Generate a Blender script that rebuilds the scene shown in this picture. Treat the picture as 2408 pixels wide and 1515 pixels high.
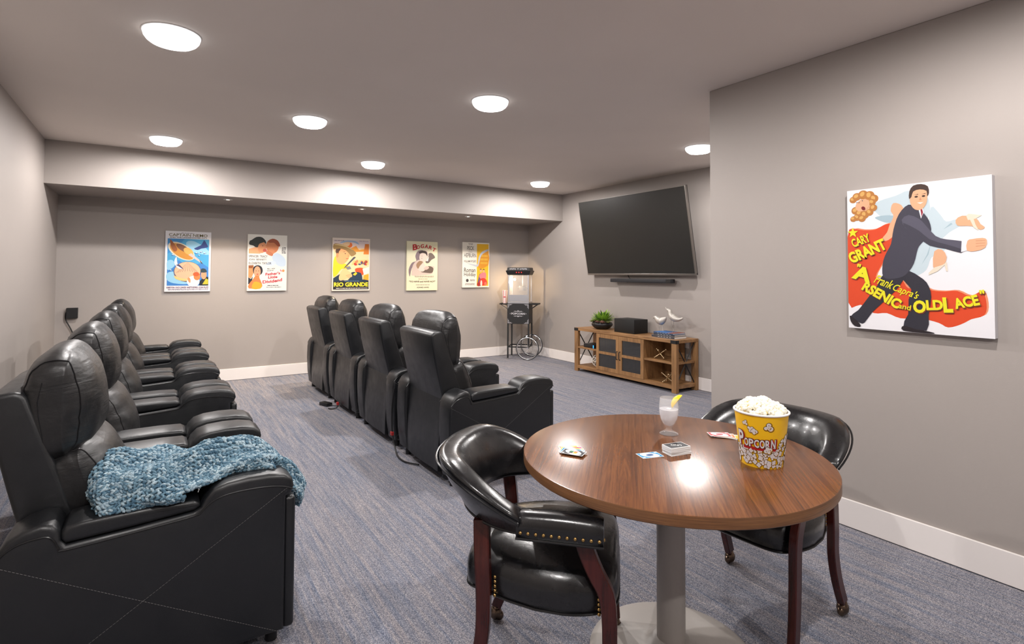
import bpy, bmesh, math, random
from mathutils import Vector, Matrix, Euler, noise
R = math.radians
PI = math.pi
for o in list(bpy.data.objects):
    bpy.data.objects.remove(o, do_unlink=True)
SC = bpy.context.scene
COL = SC.collection

# ------------------------------------------------------------------ camera
F_PX, CY_PX, YAW, PITCH, ROLL = 1274.70, 606.67, 33.4703, 1.68978, 0.283646
cam_d = bpy.data.cameras.new('camera')
cam = bpy.data.objects.new('camera', cam_d)
COL.objects.link(cam)
cam_d.sensor_fit = 'HORIZONTAL'
cam_d.sensor_width = 36.0
cam_d.lens = 36.0 * F_PX / 2408.0
cam_d.shift_y = -(757.5 - CY_PX) / 2408.0
cam_d.clip_start = 0.05
y_, t_, r_ = R(YAW), R(PITCH), R(ROLL)
F0 = Vector((math.sin(y_), math.cos(y_), 0)); R0 = Vector((math.cos(y_), -math.sin(y_), 0)); U0 = Vector((0, 0, 1))
Fv = F0 * math.cos(t_) + U0 * math.sin(t_); Uv = U0 * math.cos(t_) - F0 * math.sin(t_)
Rv = R0 * math.cos(r_) + Uv * math.sin(r_); Uv = Uv * math.cos(r_) - R0 * math.sin(r_)
M = Matrix((Rv, Uv, -Fv)).transposed().to_4x4()
M.translation = Vector((0, 0, 1.42))
cam.matrix_world = M
SC.camera = cam

# ------------------------------------------------------------------ world, exposure
SC.view_settings.view_transform = 'Standard'
SC.view_settings.look = 'None'
SC.view_settings.gamma = 1.0
SC.view_settings.exposure = -0.04
SC.view_settings.use_curve_mapping = False
w = bpy.data.worlds.new('world'); SC.world = w; w.use_nodes = True
w.node_tree.nodes['Background'].inputs[0].default_value = (0.8, 0.82, 0.9, 1)
w.node_tree.nodes['Background'].inputs[1].default_value = 0.05

# ------------------------------------------------------------------ lamps (ceiling cans, soffit spots)
CEIL = 2.739; SOFF = 2.30
XL, XR, XT, YB, YS, YN = -0.926, 3.31, 5.649, 8.014, 7.026, 2.443
YF = -2.6
CANS = [(0.06, 3.58), (0.08, 6.46), (1.12, 4.92), (2.16, 3.585), (2.21, 6.43), (4.72, 6.40), (4.77, 3.65),
        (0.06, 0.70), (2.16, 0.70), (1.12, -1.2)]
CANS = [(x * .981, y * .981) if y > 3 else (x, y) for x, y in CANS]
CAN_W = 110.0
SPOTS = [(0.73, 7.30), (2.36, 7.29), (4.01, 7.29)]
def area(name, loc, size, power, col, spread=180, rot=(0, 0, 0), shape='DISK'):
    d = bpy.data.lights.new(name, 'AREA'); d.shape = shape; d.size = size
    d.energy = power; d.color = col; d.spread = R(spread)
    o = bpy.data.objects.new(name, d); o.location = loc; o.rotation_euler = rot
    COL.objects.link(o); return o
for (x, y) in CANS:
    d_ = bpy.data.lights.new('can_lamp', 'POINT'); d_.energy = CAN_W; d_.color = (1.0, 0.955, 0.93); d_.shadow_soft_size = 0.027
    o_ = bpy.data.objects.new('can_lamp', d_); o_.location = (x, y, CEIL - 0.032); COL.objects.link(o_)
for (x, y) in SPOTS:
    area('spot_lamp', (x, y, SOFF - 0.012), 0.06, 16.0, (1.0, 0.80, 0.58), 120)

# ------------------------------------------------------------------ materials
MATS = {}
def srgb(r, g, b):
    f = lambda c: (c / 255 / 12.92) if c / 255 <= 0.04045 else ((c / 255 + 0.055) / 1.055) ** 2.4
    return (f(r), f(g), f(b), 1)
class NT:
    def __init__(s, name):
        m = bpy.data.materials.new(name); m.use_nodes = True; s.m = m; s.t = m.node_tree
        s.b = s.t.nodes['Principled BSDF']; MATS[name] = m
        s.tc = None
    def n(s, typ, **kw):
        nd = s.t.nodes.new(typ)
        for k, v in kw.items():
            if k in nd.inputs: nd.inputs[k].default_value = v
            else: setattr(nd, k, v)
        return nd
    def l(s, a, ai, b, bi):
        s.t.links.new(a.outputs[ai], b.inputs[bi])
    def coord(s, scale=(1, 1, 1), rot=(0, 0, 0), out='Object'):
        if not s.tc: s.tc = s.n('ShaderNodeTexCoord')
        mp = s.n('ShaderNodeMapping'); mp.inputs['Scale'].default_value = scale; mp.inputs['Rotation'].default_value = rot
        s.l(s.tc, out, mp, 'Vector'); return mp
    def noise(s, mp, scale, detail=3, rough=0.5, dist=0):
        nd = s.n('ShaderNodeTexNoise'); nd.inputs['Scale'].default_value = scale; nd.inputs['Detail'].default_value = detail
        nd.inputs['Roughness'].default_value = rough; nd.inputs['Distortion'].default_value = dist
        s.l(mp, 0, nd, 'Vector'); return nd
    def ramp(s, src, stops, out=0, interp='LINEAR'):
        r = s.n('ShaderNodeValToRGB'); e = r.color_ramp; e.interpolation = interp
        e.elements[0].position = stops[0][0]; e.elements[0].color = stops[0][1]
        e.elements[1].position = stops[-1][0]; e.elements[1].color = stops[-1][1]
        for p_, c in stops[1:-1]:
            q = e.elements.new(p_); q.color = c
        s.l(src, out, r, 0); return r
    def mix(s, a, ao, b, bo, fac, mode='MIX'):
        nd = s.n('ShaderNodeMix', data_type='RGBA', blend_type=mode)
        if isinstance(fac, (int, float)): nd.inputs[0].default_value = fac
        else: s.l(fac[0], fac[1], nd, 0)
        if isinstance(a, tuple): nd.inputs[6].default_value = a
        else: s.l(a, ao, nd, 6)
        if isinstance(b, tuple): nd.inputs[7].default_value = b
        else: s.l(b, bo, nd, 7)
        return nd
    def bump(s, src, out, strength, dist, prev=None):
        b = s.n('ShaderNodeBump'); b.inputs['Strength'].default_value = strength; b.inputs['Distance'].default_value = dist
        s.l(src, out, b, 'Height')
        if prev: s.l(prev, 0, b, 'Normal')
        s.l(b, 0, s.b, 'Normal'); return b
def plain(name, col, rough=0.5, metal=0.0, spec=0.5, coat=0.0, emit=None, estr=0.0, trans=0.0, ior=1.45, alpha=1.0):
    if name in MATS: return MATS[name]
    k = NT(name); b = k.b
    b.inputs['Base Color'].default_value = col
    b.inputs['Roughness'].default_value = rough; b.inputs['Metallic'].default_value = metal
    b.inputs['Specular IOR Level'].default_value = spec; b.inputs['Coat Weight'].default_value = coat
    b.inputs['Transmission Weight'].default_value = trans; b.inputs['IOR'].default_value = ior
    b.inputs['Alpha'].default_value = alpha
    if emit:
        b.inputs['Emission Color'].default_value = emit; b.inputs['Emission Strength'].default_value = estr
    if not (trans or emit):                       # a whisper of surface variation
        nz = k.noise(k.coord(), 60, 3); k.bump(nz, 0, 0.05, 0.002)
    return k.m

def m_paint(name, col, rough=0.6):
    k = NT(name); k.b.inputs['Roughness'].default_value = rough
    k.b.inputs['Specular IOR Level'].default_value = 0.35
    mp = k.coord()
    big = k.noise(mp, 1.3, 2)
    c2 = tuple(c * 0.96 for c in col[:3]) + (1,)
    r = k.ramp(big, [(0.3, col), (0.7, c2)]); k.l(r, 0, k.b, 'Base Color')
    fine = k.noise(mp, 90, 5, 0.6); k.bump(fine, 0, 0.12, 0.002)
    return k.m
PAINT = m_paint('wall_paint', (0.345, 0.310, 0.288, 1))
CPAINT = m_paint('ceiling_paint', (0.74, 0.676, 0.630, 1), 0.7)
TRIM = plain('white_trim', (0.80, 0.755, 0.73, 1), 0.35)

def m_carpet():
    k = NT('carpet'); k.b.inputs['Roughness'].default_value = 0.95; k.b.inputs['Specular IOR Level'].default_value = 0.1
    st = k.noise(k.coord((34, 1.1, 1)), 1.0, 5, 0.65)
    s2 = k.noise(k.coord((110, 3.2, 1)), 1.0, 3, 0.6)
    pt = k.noise(k.coord(), 420, 2, 0.7)
    p2 = k.noise(k.coord(), 150, 3, 0.7)
    base = k.ramp(st, [(0.28, (0.180, 0.218, 0.290, 1)), (0.42, (0.265, 0.285, 0.333, 1)), (0.55, (0.330, 0.328, 0.350, 1)), (0.72, (0.410, 0.385, 0.385, 1))])
    b2 = k.ramp(s2, [(0.3, (0.66, 0.71, 0.80, 1)), (0.7, (1.22, 1.18, 1.14, 1))])
    a = k.mix(base, 0, b2, 0, 0.75, 'MULTIPLY')
    sp = k.ramp(pt, [(0.36, (0.35, 0.36, 0.40, 1)), (0.50, (1, 1, 1, 1)), (0.66, (1.9, 1.75, 1.55, 1))])
    a2 = k.mix(a, 2, sp, 0, 0.85, 'MULTIPLY')
    sp2 = k.ramp(p2, [(0.3, (0.7, 0.75, 0.85, 1)), (0.7, (1.25, 1.2, 1.15, 1))])
    a3 = k.mix(a2, 2, sp2, 0, 0.8, 'MULTIPLY')
    vo = k.n('ShaderNodeTexVoronoi'); vo.inputs['Scale'].default_value = 330; k.l(k.coord(), 0, vo, 'Vector')
    bw = k.n('ShaderNodeSeparateColor'); k.l(vo, 'Color', bw, 0)
    sp3 = k.ramp(bw, [(0.0, (0.40, 0.42, 0.46, 1)), (0.35, (0.70, 0.71, 0.76, 1)), (0.7, (0.99, 0.97, 0.97, 1)), (1.0, (1.45, 1.40, 1.34, 1))])
    a4 = k.mix(a3, 2, sp3, 0, 1.0, 'MULTIPLY')
    k.l(a4, 2, k.b, 'Base Color')
    k.bump(pt, 0, 0.7, 0.006)
    return k.m
CARPET = m_carpet()

def m_leather(name, col, rough, wr=0.35, coat=0.0):
    k = NT(name); k.b.inputs['Base Color'].default_value = col
    k.b.inputs['Specular IOR Level'].default_value = 0.55
    k.b.inputs['Coat Weight'].default_value = coat; k.b.inputs['Coat Roughness'].default_value = 0.12
    mp = k.coord()
    v = k.n('ShaderNodeTexVoronoi'); v.inputs['Scale'].default_value = 380; k.l(mp, 0, v, 'Vector')
    b1 = k.bump(v, 0, 0.10, 0.001)
    nz = k.noise(mp, 9, 3, 0.55, 0.6)
    b2 = k.bump(nz, 0, min(wr, .3), 0.012, b1)
    if wr > .4:
        cr = k.noise(k.coord((9, 3.5, 38)), 1.0, 3, 0.55, 0.9); ms = k.ramp(k.noise(mp, 7, 2), [(.42, (0, 0, 0, 1)), (.62, (1, 1, 1, 1))])
        mm_ = k.mix((.5, .5, .5, 1), 0, cr, 0, (ms, 0)); b3 = k.bump(mm_, 2, 0.34, 0.012, b2)
    rr = k.noise(mp, 14, 4)
    r = k.ramp(rr, [(0.3, (rough * 0.85,) * 3 + (1,)), (0.7, (rough * 1.15,) * 3 + (1,))]); k.l(r, 0, k.b, 'Roughness')
    return k.m
LEATHER = m_leather('black_leather', (0.0070, 0.0070, 0.0078, 1), 0.41, 0.55)
SIDELEA = m_leather('smooth_black_leather', (0.0060, 0.0068, 0.0085, 1), 0.40, 0.05)
VINYL = m_leather('glossy_black_vinyl', (0.006, 0.006, 0.007, 1), 0.27, 0.12, 0.15)
STITCH = plain('grey_thread', (0.10, 0.095, 0.095, 1), 0.6)
PIPE = plain('black_piping', (0.006, 0.006, 0.007, 1), 0.28)
BLACK = plain('black_plastic', (0.008, 0.008, 0.009, 1), 0.4)
DARK = plain('dark_void', (0.004, 0.004, 0.004, 1), 0.8)
BRASS = plain('antique_brass', (0.50, 0.32, 0.12, 1), 0.28, 1.0)
BRONZE = plain('bronze_caster', (0.14, 0.10, 0.075, 1), 0.25, 1.0)
STEEL = plain('brushed_steel', (0.55, 0.54, 0.53, 1), 0.3, 1.0)
CHROME = plain('chrome', (0.75, 0.75, 0.76, 1), 0.15, 1.0)
GOLD = plain('pale_gold', (0.62, 0.47, 0.28, 1), 0.28, 1.0)
IRON = plain('black_iron', (0.010, 0.010, 0.011, 1), 0.5)
BASEGREY = plain('grey_powdercoat', (0.36, 0.33, 0.305, 1), 0.42)
WHITE = plain('white_paint', (0.80, 0.80, 0.80, 1), 0.4)
PAPER = plain('white_paper', (0.82, 0.80, 0.77, 1), 0.6)

def m_wood(name, cols, scale, stretch, rot=(0, 0, 0), rough=0.35, coat=0.0, dist=1.2):
    k = NT(name); k.b.inputs['Roughness'].default_value = rough; k.b.inputs['Coat Weight'].default_value = coat
    k.b.inputs['Coat Roughness'].default_value = 0.2
    mp0 = k.coord((1, 1, 1), rot)
    mp = k.n('ShaderNodeMapping'); mp.inputs['Scale'].default_value = stretch; k.l(mp0, 0, mp, 0)
    a = k.noise(mp, scale, 6, 0.62, dist)
    mpf = k.n('ShaderNodeMapping'); mpf.inputs['Scale'].default_value = tuple(c * (4.5 if c > 1.2 else .9) for c in stretch); k.l(mp0, 0, mpf, 0)
    fine = k.noise(mpf, scale, 3, 0.6, .3)
    r = k.ramp(a, cols)
    f = k.ramp(fine, [(0.36, (0.72, 0.70, 0.67, 1)), (0.5, (1.0, 1.0, 1.0, 1)), (0.64, (1.14, 1.14, 1.12, 1))])
    x = k.mix(r, 0, f, 0, 0.7, 'MULTIPLY'); k.l(x, 2, k.b, 'Base Color')
    if 'laminate' not in name: k.bump(fine, 0, 0.05, 0.001)
    return k.m
WALNUT_COLS = [(0.28, (0.060, 0.019, 0.008, 1)), (0.42, (0.110, 0.038, 0.013, 1)), (0.50, (0.165, 0.059, 0.018, 1)), (0.57, (0.112, 0.038, 0.013, 1)), (0.70, (0.205, 0.078, 0.022, 1))]
WALNUT = m_wood('walnut_laminate', WALNUT_COLS, 1.0, (30, 1.1, 1), (0, 0, R(45.7)), 0.27, 0.0, 0.6)
WEDGE = m_wood('walnut_edge_band', [(0.3, (0.105, 0.045, 0.018, 1)), (0.7, (0.20, 0.09, 0.036, 1))], 2.0, (1.5, 1.5, 60), (0, 0, 0), 0.33)
OAK = m_wood('rustic_oak', [(0.3, (0.16, 0.080, 0.030, 1)), (0.5, (0.29, 0.150, 0.060, 1)), (0.7, (0.38, 0.205, 0.085, 1))], 2.0, (6, 1, 6), (0, 0, 0), 0.5)
OAKV = m_wood('rustic_oak_upright', [(0.3, (0.16, 0.080, 0.030, 1)), (0.5, (0.28, 0.145, 0.057, 1)), (0.7, (0.37, 0.20, 0.082, 1))], 2.0, (6, 6, 1), (0, 0, 0), 0.5)
MAHOG = m_wood('mahogany_stain', [(0.3, (0.030, 0.004, 0.003, 1)), (0.7, (0.070, 0.010, 0.007, 1))], 3.0, (8, 8, 1), (0, 0, 0), 0.25)
LAMPGLOW = plain('lamp_diffuser', (1, 1, 1, 1), 0.5, emit=(1, 0.985, 0.98, 1), estr=1.5)
WARMGLOW = plain('warm_diffuser', (1, 1, 1, 1), 0.5, emit=(1, 0.85, 0.65, 1), estr=6.0)
GLASS = plain('clear_glass', (.95, .96, .98, 1), 0.04, spec=1.0, alpha=0.16)
WATER = plain('iced_water', (0.86, 0.87, 0.92, 1), 0.25, alpha=0.55)
flats = {}
def FLAT(r, g, b, rough=0.55):
    key = (int(r), int(g), int(b), rough)
    if key not in flats: flats[key] = plain('print_%d_%d_%d_%d' % (key[0], key[1], key[2], int(rough * 100)), tuple(c * .76 for c in srgb(r, g, b)[:3]) + (1,), rough)
    return flats[key]

# ------------------------------------------------------------------ mesh helpers
class MB:
    def __init__(s): s.bm = bmesh.new(); s.mats = []
    def mi(s, m):
        if m is None: return 0
        if m not in s.mats: s.mats.append(m)
        return s.mats.index(m)
    def _fin(s, faces, m):
        i = s.mi(m)
        for f in faces: f.material_index = i
    def box(s, lo, hi, m=None, bev=0.0, seg=2, rot=None, piv=None):
        vs = [s.bm.verts.new(((lo[0], hi[0])[i & 1], (lo[1], hi[1])[(i >> 1) & 1], (lo[2], hi[2])[(i >> 2) & 1])) for i in range(8)]
        fs = [s.bm.faces.new([vs[j] for j in q]) for q in ((0, 2, 3, 1), (4, 5, 7, 6), (0, 1, 5, 4), (2, 6, 7, 3), (0, 4, 6, 2), (1, 3, 7, 5))]
        if bev > 0:
            es = list({e for f in fs for e in f.edges})
            r_ = bmesh.ops.bevel(s.bm, geom=es, offset=bev, segments=seg, profile=0.5, affect='EDGES')
            vset = set(r_['verts']); allv = set()
            fs = list({f for v in vset for f in v.link_faces}); vs = list({v for f in fs for v in f.verts})
        s._fin(fs, m)
        if rot is not None:
            c = Vector(piv) if piv else Vector([(a + b) / 2 for a, b in zip(lo, hi)])
            Rm = rot if isinstance(rot, Matrix) else Euler(rot).to_matrix()
            for v in vs: v.co = c + Rm @ (v.co - c)
        return vs
    def prism(s, poly, y0, y1, m=None, bev=0.0, seg=3, plane='xz', caps=True):
        mk = {'xz': lambda p, d: (p[0], d, p[1]), 'xy': lambda p, d: (p[0], p[1], d), 'yz': lambda p, d: (d, p[0], p[1])}[plane]
        a = [s.bm.verts.new(mk(p, y0)) for p in poly]; b = [s.bm.verts.new(mk(p, y1)) for p in poly]
        n = len(poly); fs = []
        for i in range(n):
            j = (i + 1) % n; fs.append(s.bm.faces.new((a[i], a[j], b[j], b[i])))
        c0 = s.bm.faces.new(a[::-1]); c1 = s.bm.faces.new(b); fs += [c0, c1]
        bmesh.ops.recalc_face_normals(s.bm, faces=fs)
        if bev > 0:
            es = list(c0.edges) + list(c1.edges)
            r_ = bmesh.ops.bevel(s.bm, geom=es, offset=bev, segments=seg, profile=0.5, affect='EDGES')
            fs = list({f for v in a + b if v.is_valid for f in v.link_faces} | set(r_['faces']) | {f for v in r_['verts'] for f in v.link_faces})
        s._fin([f for f in fs if f.is_valid], m)
    def rings(s, rings, m=None, closed=True, cap0=True, cap1=True, loop=False):
        rv = [[s.bm.verts.new(p) for p in r_] for r_ in rings]; fs = []; n = len(rings[0])
        K = len(rv)
        for i in range(K if loop else K - 1):
            A = rv[i]; B = rv[(i + 1) % K]
            for j in range(n if closed else n - 1):
                k = (j + 1) % n
                try: fs.append(s.bm.faces.new((A[j], A[k], B[k], B[j])))
                except ValueError: pass
        if closed and not loop:
            if cap0: fs.append(s.bm.faces.new(rv[0][::-1]))
            if cap1: fs.append(s.bm.faces.new(rv[-1]))
        s._fin(fs, m); return rv, fs
    def tube(s, pts, r, m=None, n=8, closed=False, flat=None, cap=True):
        pts = [Vector(p) for p in pts]; K = len(pts); up = Vector((0, 0, 1)); prev = None; rings = []
        for i, p_ in enumerate(pts):
            if closed: t = pts[(i + 1) % K] - pts[i - 1]
            else: t = pts[min(i + 1, K - 1)] - pts[max(i - 1, 0)]
            if t.length < 1e-9: t = Vector((0, 0, 1))
            t.normalize()
            if prev is None:
                a = t.cross(up)
                if a.length < 0.1: a = t.cross(Vector((1, 0, 0)))
                a.normalize()
            else:
                a = prev - t * prev.dot(t); a.normalize()
            prev = a; b = t.cross(a)
            rr = r[i] if isinstance(r, (list, tuple)) else r
            rings.append([p_ + a * (math.cos(2 * PI * j / n) * rr) + b * (math.sin(2 * PI * j / n) * rr * (flat or 1)) for j in range(n)])
        s.rings(rings, m, loop=closed, cap0=cap, cap1=cap)
    def cyl(s, p0, p1, r, m=None, n=16, r2=None):
        s.tube([p0, p1], [r, r if r2 is None else r2], m, n)
    def lathe(s, prof, m=None, n=32, c=(0, 0, 0), axis='z', a0=0, a1=2 * PI):
        rings = []
        full = abs(a1 - a0 - 2 * PI) < 1e-6
        for r_, z in prof:
            rr = max(r_, 1e-5)
            ring = []
            for j in range(n if full else n + 1):
                a = a0 + (a1 - a0) * j / n
                q = (rr * math.cos(a), rr * math.sin(a), z)
                if axis == 'x': q = (z, q[0], q[1])
                if axis == 'y': q = (q[0], z, q[1])
                ring.append((c[0] + q[0], c[1] + q[1], c[2] + q[2]))
            rings.append(ring)
        s.rings(rings, m, closed=full, cap0=full, cap1=full)
    def ball(s, c, r, m=None, n=12, sc=(1, 1, 1), rot=None):
        rings = []
        k = max(4, n // 2 + 1)
        Rm = (rot if isinstance(rot, Matrix) else Euler(rot).to_matrix()) if rot is not None else None
        for i in range(k + 1):
            a = PI * i / k; z = math.cos(a); q = max(math.sin(a), 1e-4)
            ring = []
            for j in range(n):
                v = Vector((q * math.cos(2 * PI * j / n) * sc[0], q * math.sin(2 * PI * j / n) * sc[1], z * sc[2])) * r
                if Rm: v = Rm @ v
                ring.append(Vector(c) + v)
            rings.append(ring)
        s.rings(rings, m)
    def torus(s, c, Rr, r, m=None, n=32, k=8, rot=None):
        pts = []
        Rm = (rot if isinstance(rot, Matrix) else Euler(rot).to_matrix()) if rot is not None else Matrix.Identity(3)
        for j in range(n):
            pts.append(Vector(c) + Rm @ Vector((Rr * math.cos(2 * PI * j / n), Rr * math.sin(2 * PI * j / n), 0)))
        s.tube(pts, r, m, k, closed=True)
    def quad(s, pts, m=None):
        f = s.bm.faces.new([s.bm.verts.new(p) for p in pts]); s._fin([f], m); return f
    def mesh_from(s, verts, faces, m=None, M=None):
        vs = [s.bm.verts.new(M @ Vector(v) if M else v) for v in verts]; fs = []
        for f in faces:
            try: fs.append(s.bm.faces.new([vs[i] for i in f]))
            except ValueError: pass
        s._fin(fs, m)
    def build(s, name, m=None, parent=None, smooth=True, ang=35, recalc=True, loc=None):
        if recalc: bmesh.ops.recalc_face_normals(s.bm, faces=s.bm.faces[:])
        me = bpy.data.meshes.new(name); s.bm.to_mesh(me); s.bm.free()
        ms = s.mats if s.mats else []
        if m is not None and not ms: ms = [m]
        for x in ms: me.materials.append(x if x is not None else m)
        if smooth:
            me.polygons.foreach_set('use_smooth', [True] * len(me.polygons))
            me.set_sharp_from_angle(angle=R(ang))
        o = bpy.data.objects.new(name, me); COL.objects.link(o)
        if parent: o.parent = parent
        if loc: o.location = loc
        return o
def thing(name, label, cat, loc=(0, 0, 0), rz=0.0, group=None):
    o = bpy.data.objects.new(name, None); COL.objects.link(o); o.empty_display_size = 0.1
    o.location = loc; o.rotation_euler = (0, 0, rz); o['label'] = label; o['category'] = cat
    if group: o['group'] = group
    return o
def tag(o, label, cat, group=None, kind=None):
    o['label'] = label; o['category'] = cat
    if group: o['group'] = group
    if kind: o['kind'] = kind
    return o
def copy_tree(o, parent=None):
    c = o.copy(); COL.objects.link(c)
    if parent: c.parent = parent
    for ch in [x for x in KIDS.get(o.name, [])] if o.name in KIDS else list(o.children): copy_tree(ch, c)
    return c
KIDS = {}
def struct(mb, name, m):
    o = mb.build(name, m, smooth=False); o['kind'] = 'structure'; return o
def catmull(pts, k=4, closed=True):
    out = []; n = len(pts)
    P = [Vector(p) for p in pts]
    rng = range(n) if closed else range(n - 1)
    for i in rng:
        if closed: a, b, c, d = P[i - 1], P[i], P[(i + 1) % n], P[(i + 2) % n]
        else: a, b, c, d = P[max(i - 1, 0)], P[i], P[i + 1], P[min(i + 2, n - 1)]
        for j in range(k):
            t = j / k
            out.append(0.5 * ((2 * b) + (c - a) * t + (2 * a - 5 * b + 4 * c - d) * t * t + (3 * b - a - 3 * c + d) * t ** 3))
    if not closed: out.append(P[-1])
    return out

# ------------------------------------------------------------------ room shell
T = 0.12
b = MB(); b.box((XL - T, YF - T, -0.1), (XT + T, YB + T, 0)); struct(b, 'floor', CARPET)
b = MB(); b.box((XL - T, YF - T, CEIL), (XT + T, YB + T, CEIL + 0.1)); struct(b, 'ceiling', CPAINT)
b = MB(); b.box((XL - T, YF - T, 0), (XL, YB + T, CEIL)); struct(b, 'wall_left', PAINT)
b = MB(); b.box((XL, YB, 0), (XT, YB + T, CEIL)); struct(b, 'wall_back', PAINT)
b = MB(); b.box((XT, YN, 0), (XT + T, YB + T, CEIL)); struct(b, 'wall_right', PAINT)
b = MB(); b.box((XR, YF, 0), (XT + T, YN, CEIL), bev=0.004, seg=1); struct(b, 'wall_near_right', PAINT)
b = MB(); b.box((XL, YF - T, 0), (XT + T, YF, CEIL)); struct(b, 'wall_front', PAINT)
b = MB(); b.box((XL, YS, SOFF), (XT, YB, CEIL)); struct(b, 'trim_1', PAINT)
def baseb(name, lo, hi, axis, side):
    # board with a small eased top edge
    b = MB(); b.box(lo, hi, bev=0.003, seg=2); struct(b, name, TRIM)
BH = 0.156
baseb('baseboard_back', (XL, YB - 0.014, 0.004), (XT, YB, BH), 0, 0)
baseb('baseboard_right', (XT - 0.014, YN, 0.004), (XT, YB - 0.014, BH), 0, 0)
baseb('baseboard_near_right', (XR - 0.014, YF, 0.004), (XR, YN + 0.014, BH), 0, 0)
baseb('baseboard_left', (XL, YF, 0.004), (XL + 0.014, YB - 0.014, BH), 0, 0)

# ceiling lamps
for i, (x, y) in enumerate(CANS):
    names = ['nearest on the left of the ceiling', 'farthest left, close to the soffit', 'in the middle of the ceiling left of centre',
             'large one at ceiling centre', 'close to the soffit above the seat rows', 'in the far right corner above the popcorn cart',
             'half hidden by the near right wall edge', 'over the front left of the room', 'above the round card table', 'near the front wall']
    t = thing('ceiling_light', 'round white ceiling downlight, ' + names[i], 'ceiling light', (x, y, CEIL), 0, 'round ceiling downlights')
    d = MB(); d.lathe([(0, -0.001), (0.110, -0.001), (0.103, -0.054), (0.107, -0.055), (0.123, -0.043), (0.134, -0.028), (0.139, -0.010), (0.139, 0.0)], LAMPGLOW, 40)
    d.build('diffuser', LAMPGLOW, t, ang=60)
    d = MB(); d.lathe([(0.139, -0.0005), (0.143, -0.0005), (0.143, -0.004), (0.139, -0.005)], WHITE, 40); d.build('trim_ring', WHITE, t)
for i, (x, y) in enumerate(SPOTS):
    t = thing('spotlight', 'small warm recessed spotlight in the soffit underside, ' + ['left', 'middle', 'right'][i] + ' of three', 'spotlight', (x, y, SOFF), 0, 'soffit spotlights')
    d = MB(); d.lathe([(0.034, -0.001), (0.052, -0.001), (0.052, -0.005), (0.034, -0.008)], WHITE, 28); d.build('trim_ring', WHITE, t)
    d = MB(); d.lathe([(0.034, -0.001), (0.034, -0.006), (0.02, -0.008), (0, -0.009)], WARMGLOW, 28); d.build('lens', WARMGLOW, t)

# ------------------------------------------------------------------ recliners
def cushion(loop, y0, y1, p=5.0, kx=4, ns=15, bulge=0.0, wr=0.0, seed=0, fy=26, x0=None, zs=0.0):
    """A stuffed boxed cushion: closed xz section, lofted along y with a superellipse falloff."""
    L = catmull(loop, kx); n = len(L)
    cx = sum(v.x for v in L) / n; cz = sum(v.y for v in L) / n
    yc = (y0 + y1) / 2; hw = (y1 - y0) / 2; rings = []
    al = [PI * (i + 0.0) / (2 * ns) for i in range(2 * ns + 1)]
    for a in al:
        c, s_ = math.cos(a), math.sin(a)
        t = math.copysign(abs(c) ** (2 / p), c); sc = max(abs(s_) ** (2 / p), 0.015)
        ring = []
        for j, v in enumerate(L):
            vx, vz = v.x, v.y
            if x0:
                xe = x0(vz)
                if vx > xe: vx = xe + (vx - xe) * (1 - min(abs(t), 1) ** 2.4) ** .62
                vz = cz + (vz - cz) * (1 - zs * min(abs(t), 1) ** 3)
            dx, dz = vx - cx, vz - cz
            ln = math.hypot(dx, dz) or 1
            e = bulge * max(0, 1 - t * t) * sc
            if wr:
                edge = math.exp(-((1 - abs(t)) / 0.28))
                q = noise.noise(Vector((v.x * fy, v.y * fy, t * 2.2 + seed)))
                q2 = noise.noise(Vector((v.x * 7 + 5, v.y * 9, t * 5 + seed * 3)))
                e += wr * (q * edge * 1.6 + q2 * 0.9) * sc
            ring.append((cx + dx * sc + dx / ln * e, yc + t * hw, cz + dz * sc + dz / ln * e))
        rings.append(ring)
    return rings
def seam_of(ring):
    cx = sum(p_[0] for p_ in ring) / len(ring); cz = sum(p_[2] for p_ in ring) / len(ring)
    return [(cx + (p_[0] - cx) * 1.006, p_[1], cz + (p_[2] - cz) * 1.006) for p_ in ring]
def seam_line(loop, y, off=0.002, k=4, sc=1.0):
    L = catmull(loop, k); n = len(L); cx = sum(v.x for v in L) / n; cz = sum(v.y for v in L) / n
    return [(cx + (v.x - cx) * sc, y, cz + (v.y - cz) * sc) for v in L]
def stitches(mb, p0, p1, m, r=0.0009, dash=0.007, gap=0.0035):
    p0, p1 = Vector(p0), Vector(p1); d = p1 - p0; L = d.length; d.normalize(); s_ = 0
    while s_ < L - dash:
        mb.tube([p0 + d * s_, p0 + d * (s_ + dash)], r, m, 4); s_ += dash + gap
HEAD = [(-.385, .775), (-.405, .90), (-.412, 1.02), (-.390, 1.10), (-.33, 1.142), (-.265, 1.118), (-.218, 1.05), (-.196, .96), (-.198, .87), (-.225, .80), (-.285, .762), (-.345, .752)]
LUMB = [(-.335, .58), (-.350, .74), (-.315, .80), (-.235, .815), (-.172, .775), (-.128, .69), (-.103, .59), (-.100, .49), (-.16, .44), (-.27, .46)]
SEATL = [(-.13, .35), (-.13, .45), (-.02, .468), (.18, .478), (.34, .468), (.405, .435), (.415, .39), (.39, .35), (.1, .34)]
FOOT = [(.36, .33), (.395, .365), (.435, .345), (.452, .27), (.466, .19), (.455, .12), (.41, .088), (.36, .10), (.352, .2)]
ARM = [(-.412, .065), (-.432, .20), (-.440, .36), (-.437, .50), (-.428, .565), (-.405, .602), (-.370, .622), (-.325, .632), (-.296, .626), (-.280, .604), (-.276, .575),
       (-.262, .556), (-.08, .566), (.085, .578), (.108, .590), (.118, .618), (.145, .645), (.19, .658), (.26, .663), (.33, .661), (.385, .650), (.414, .628), (.420, .600), (.410, .575), (.392, .565), (.392, .065)]
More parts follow.
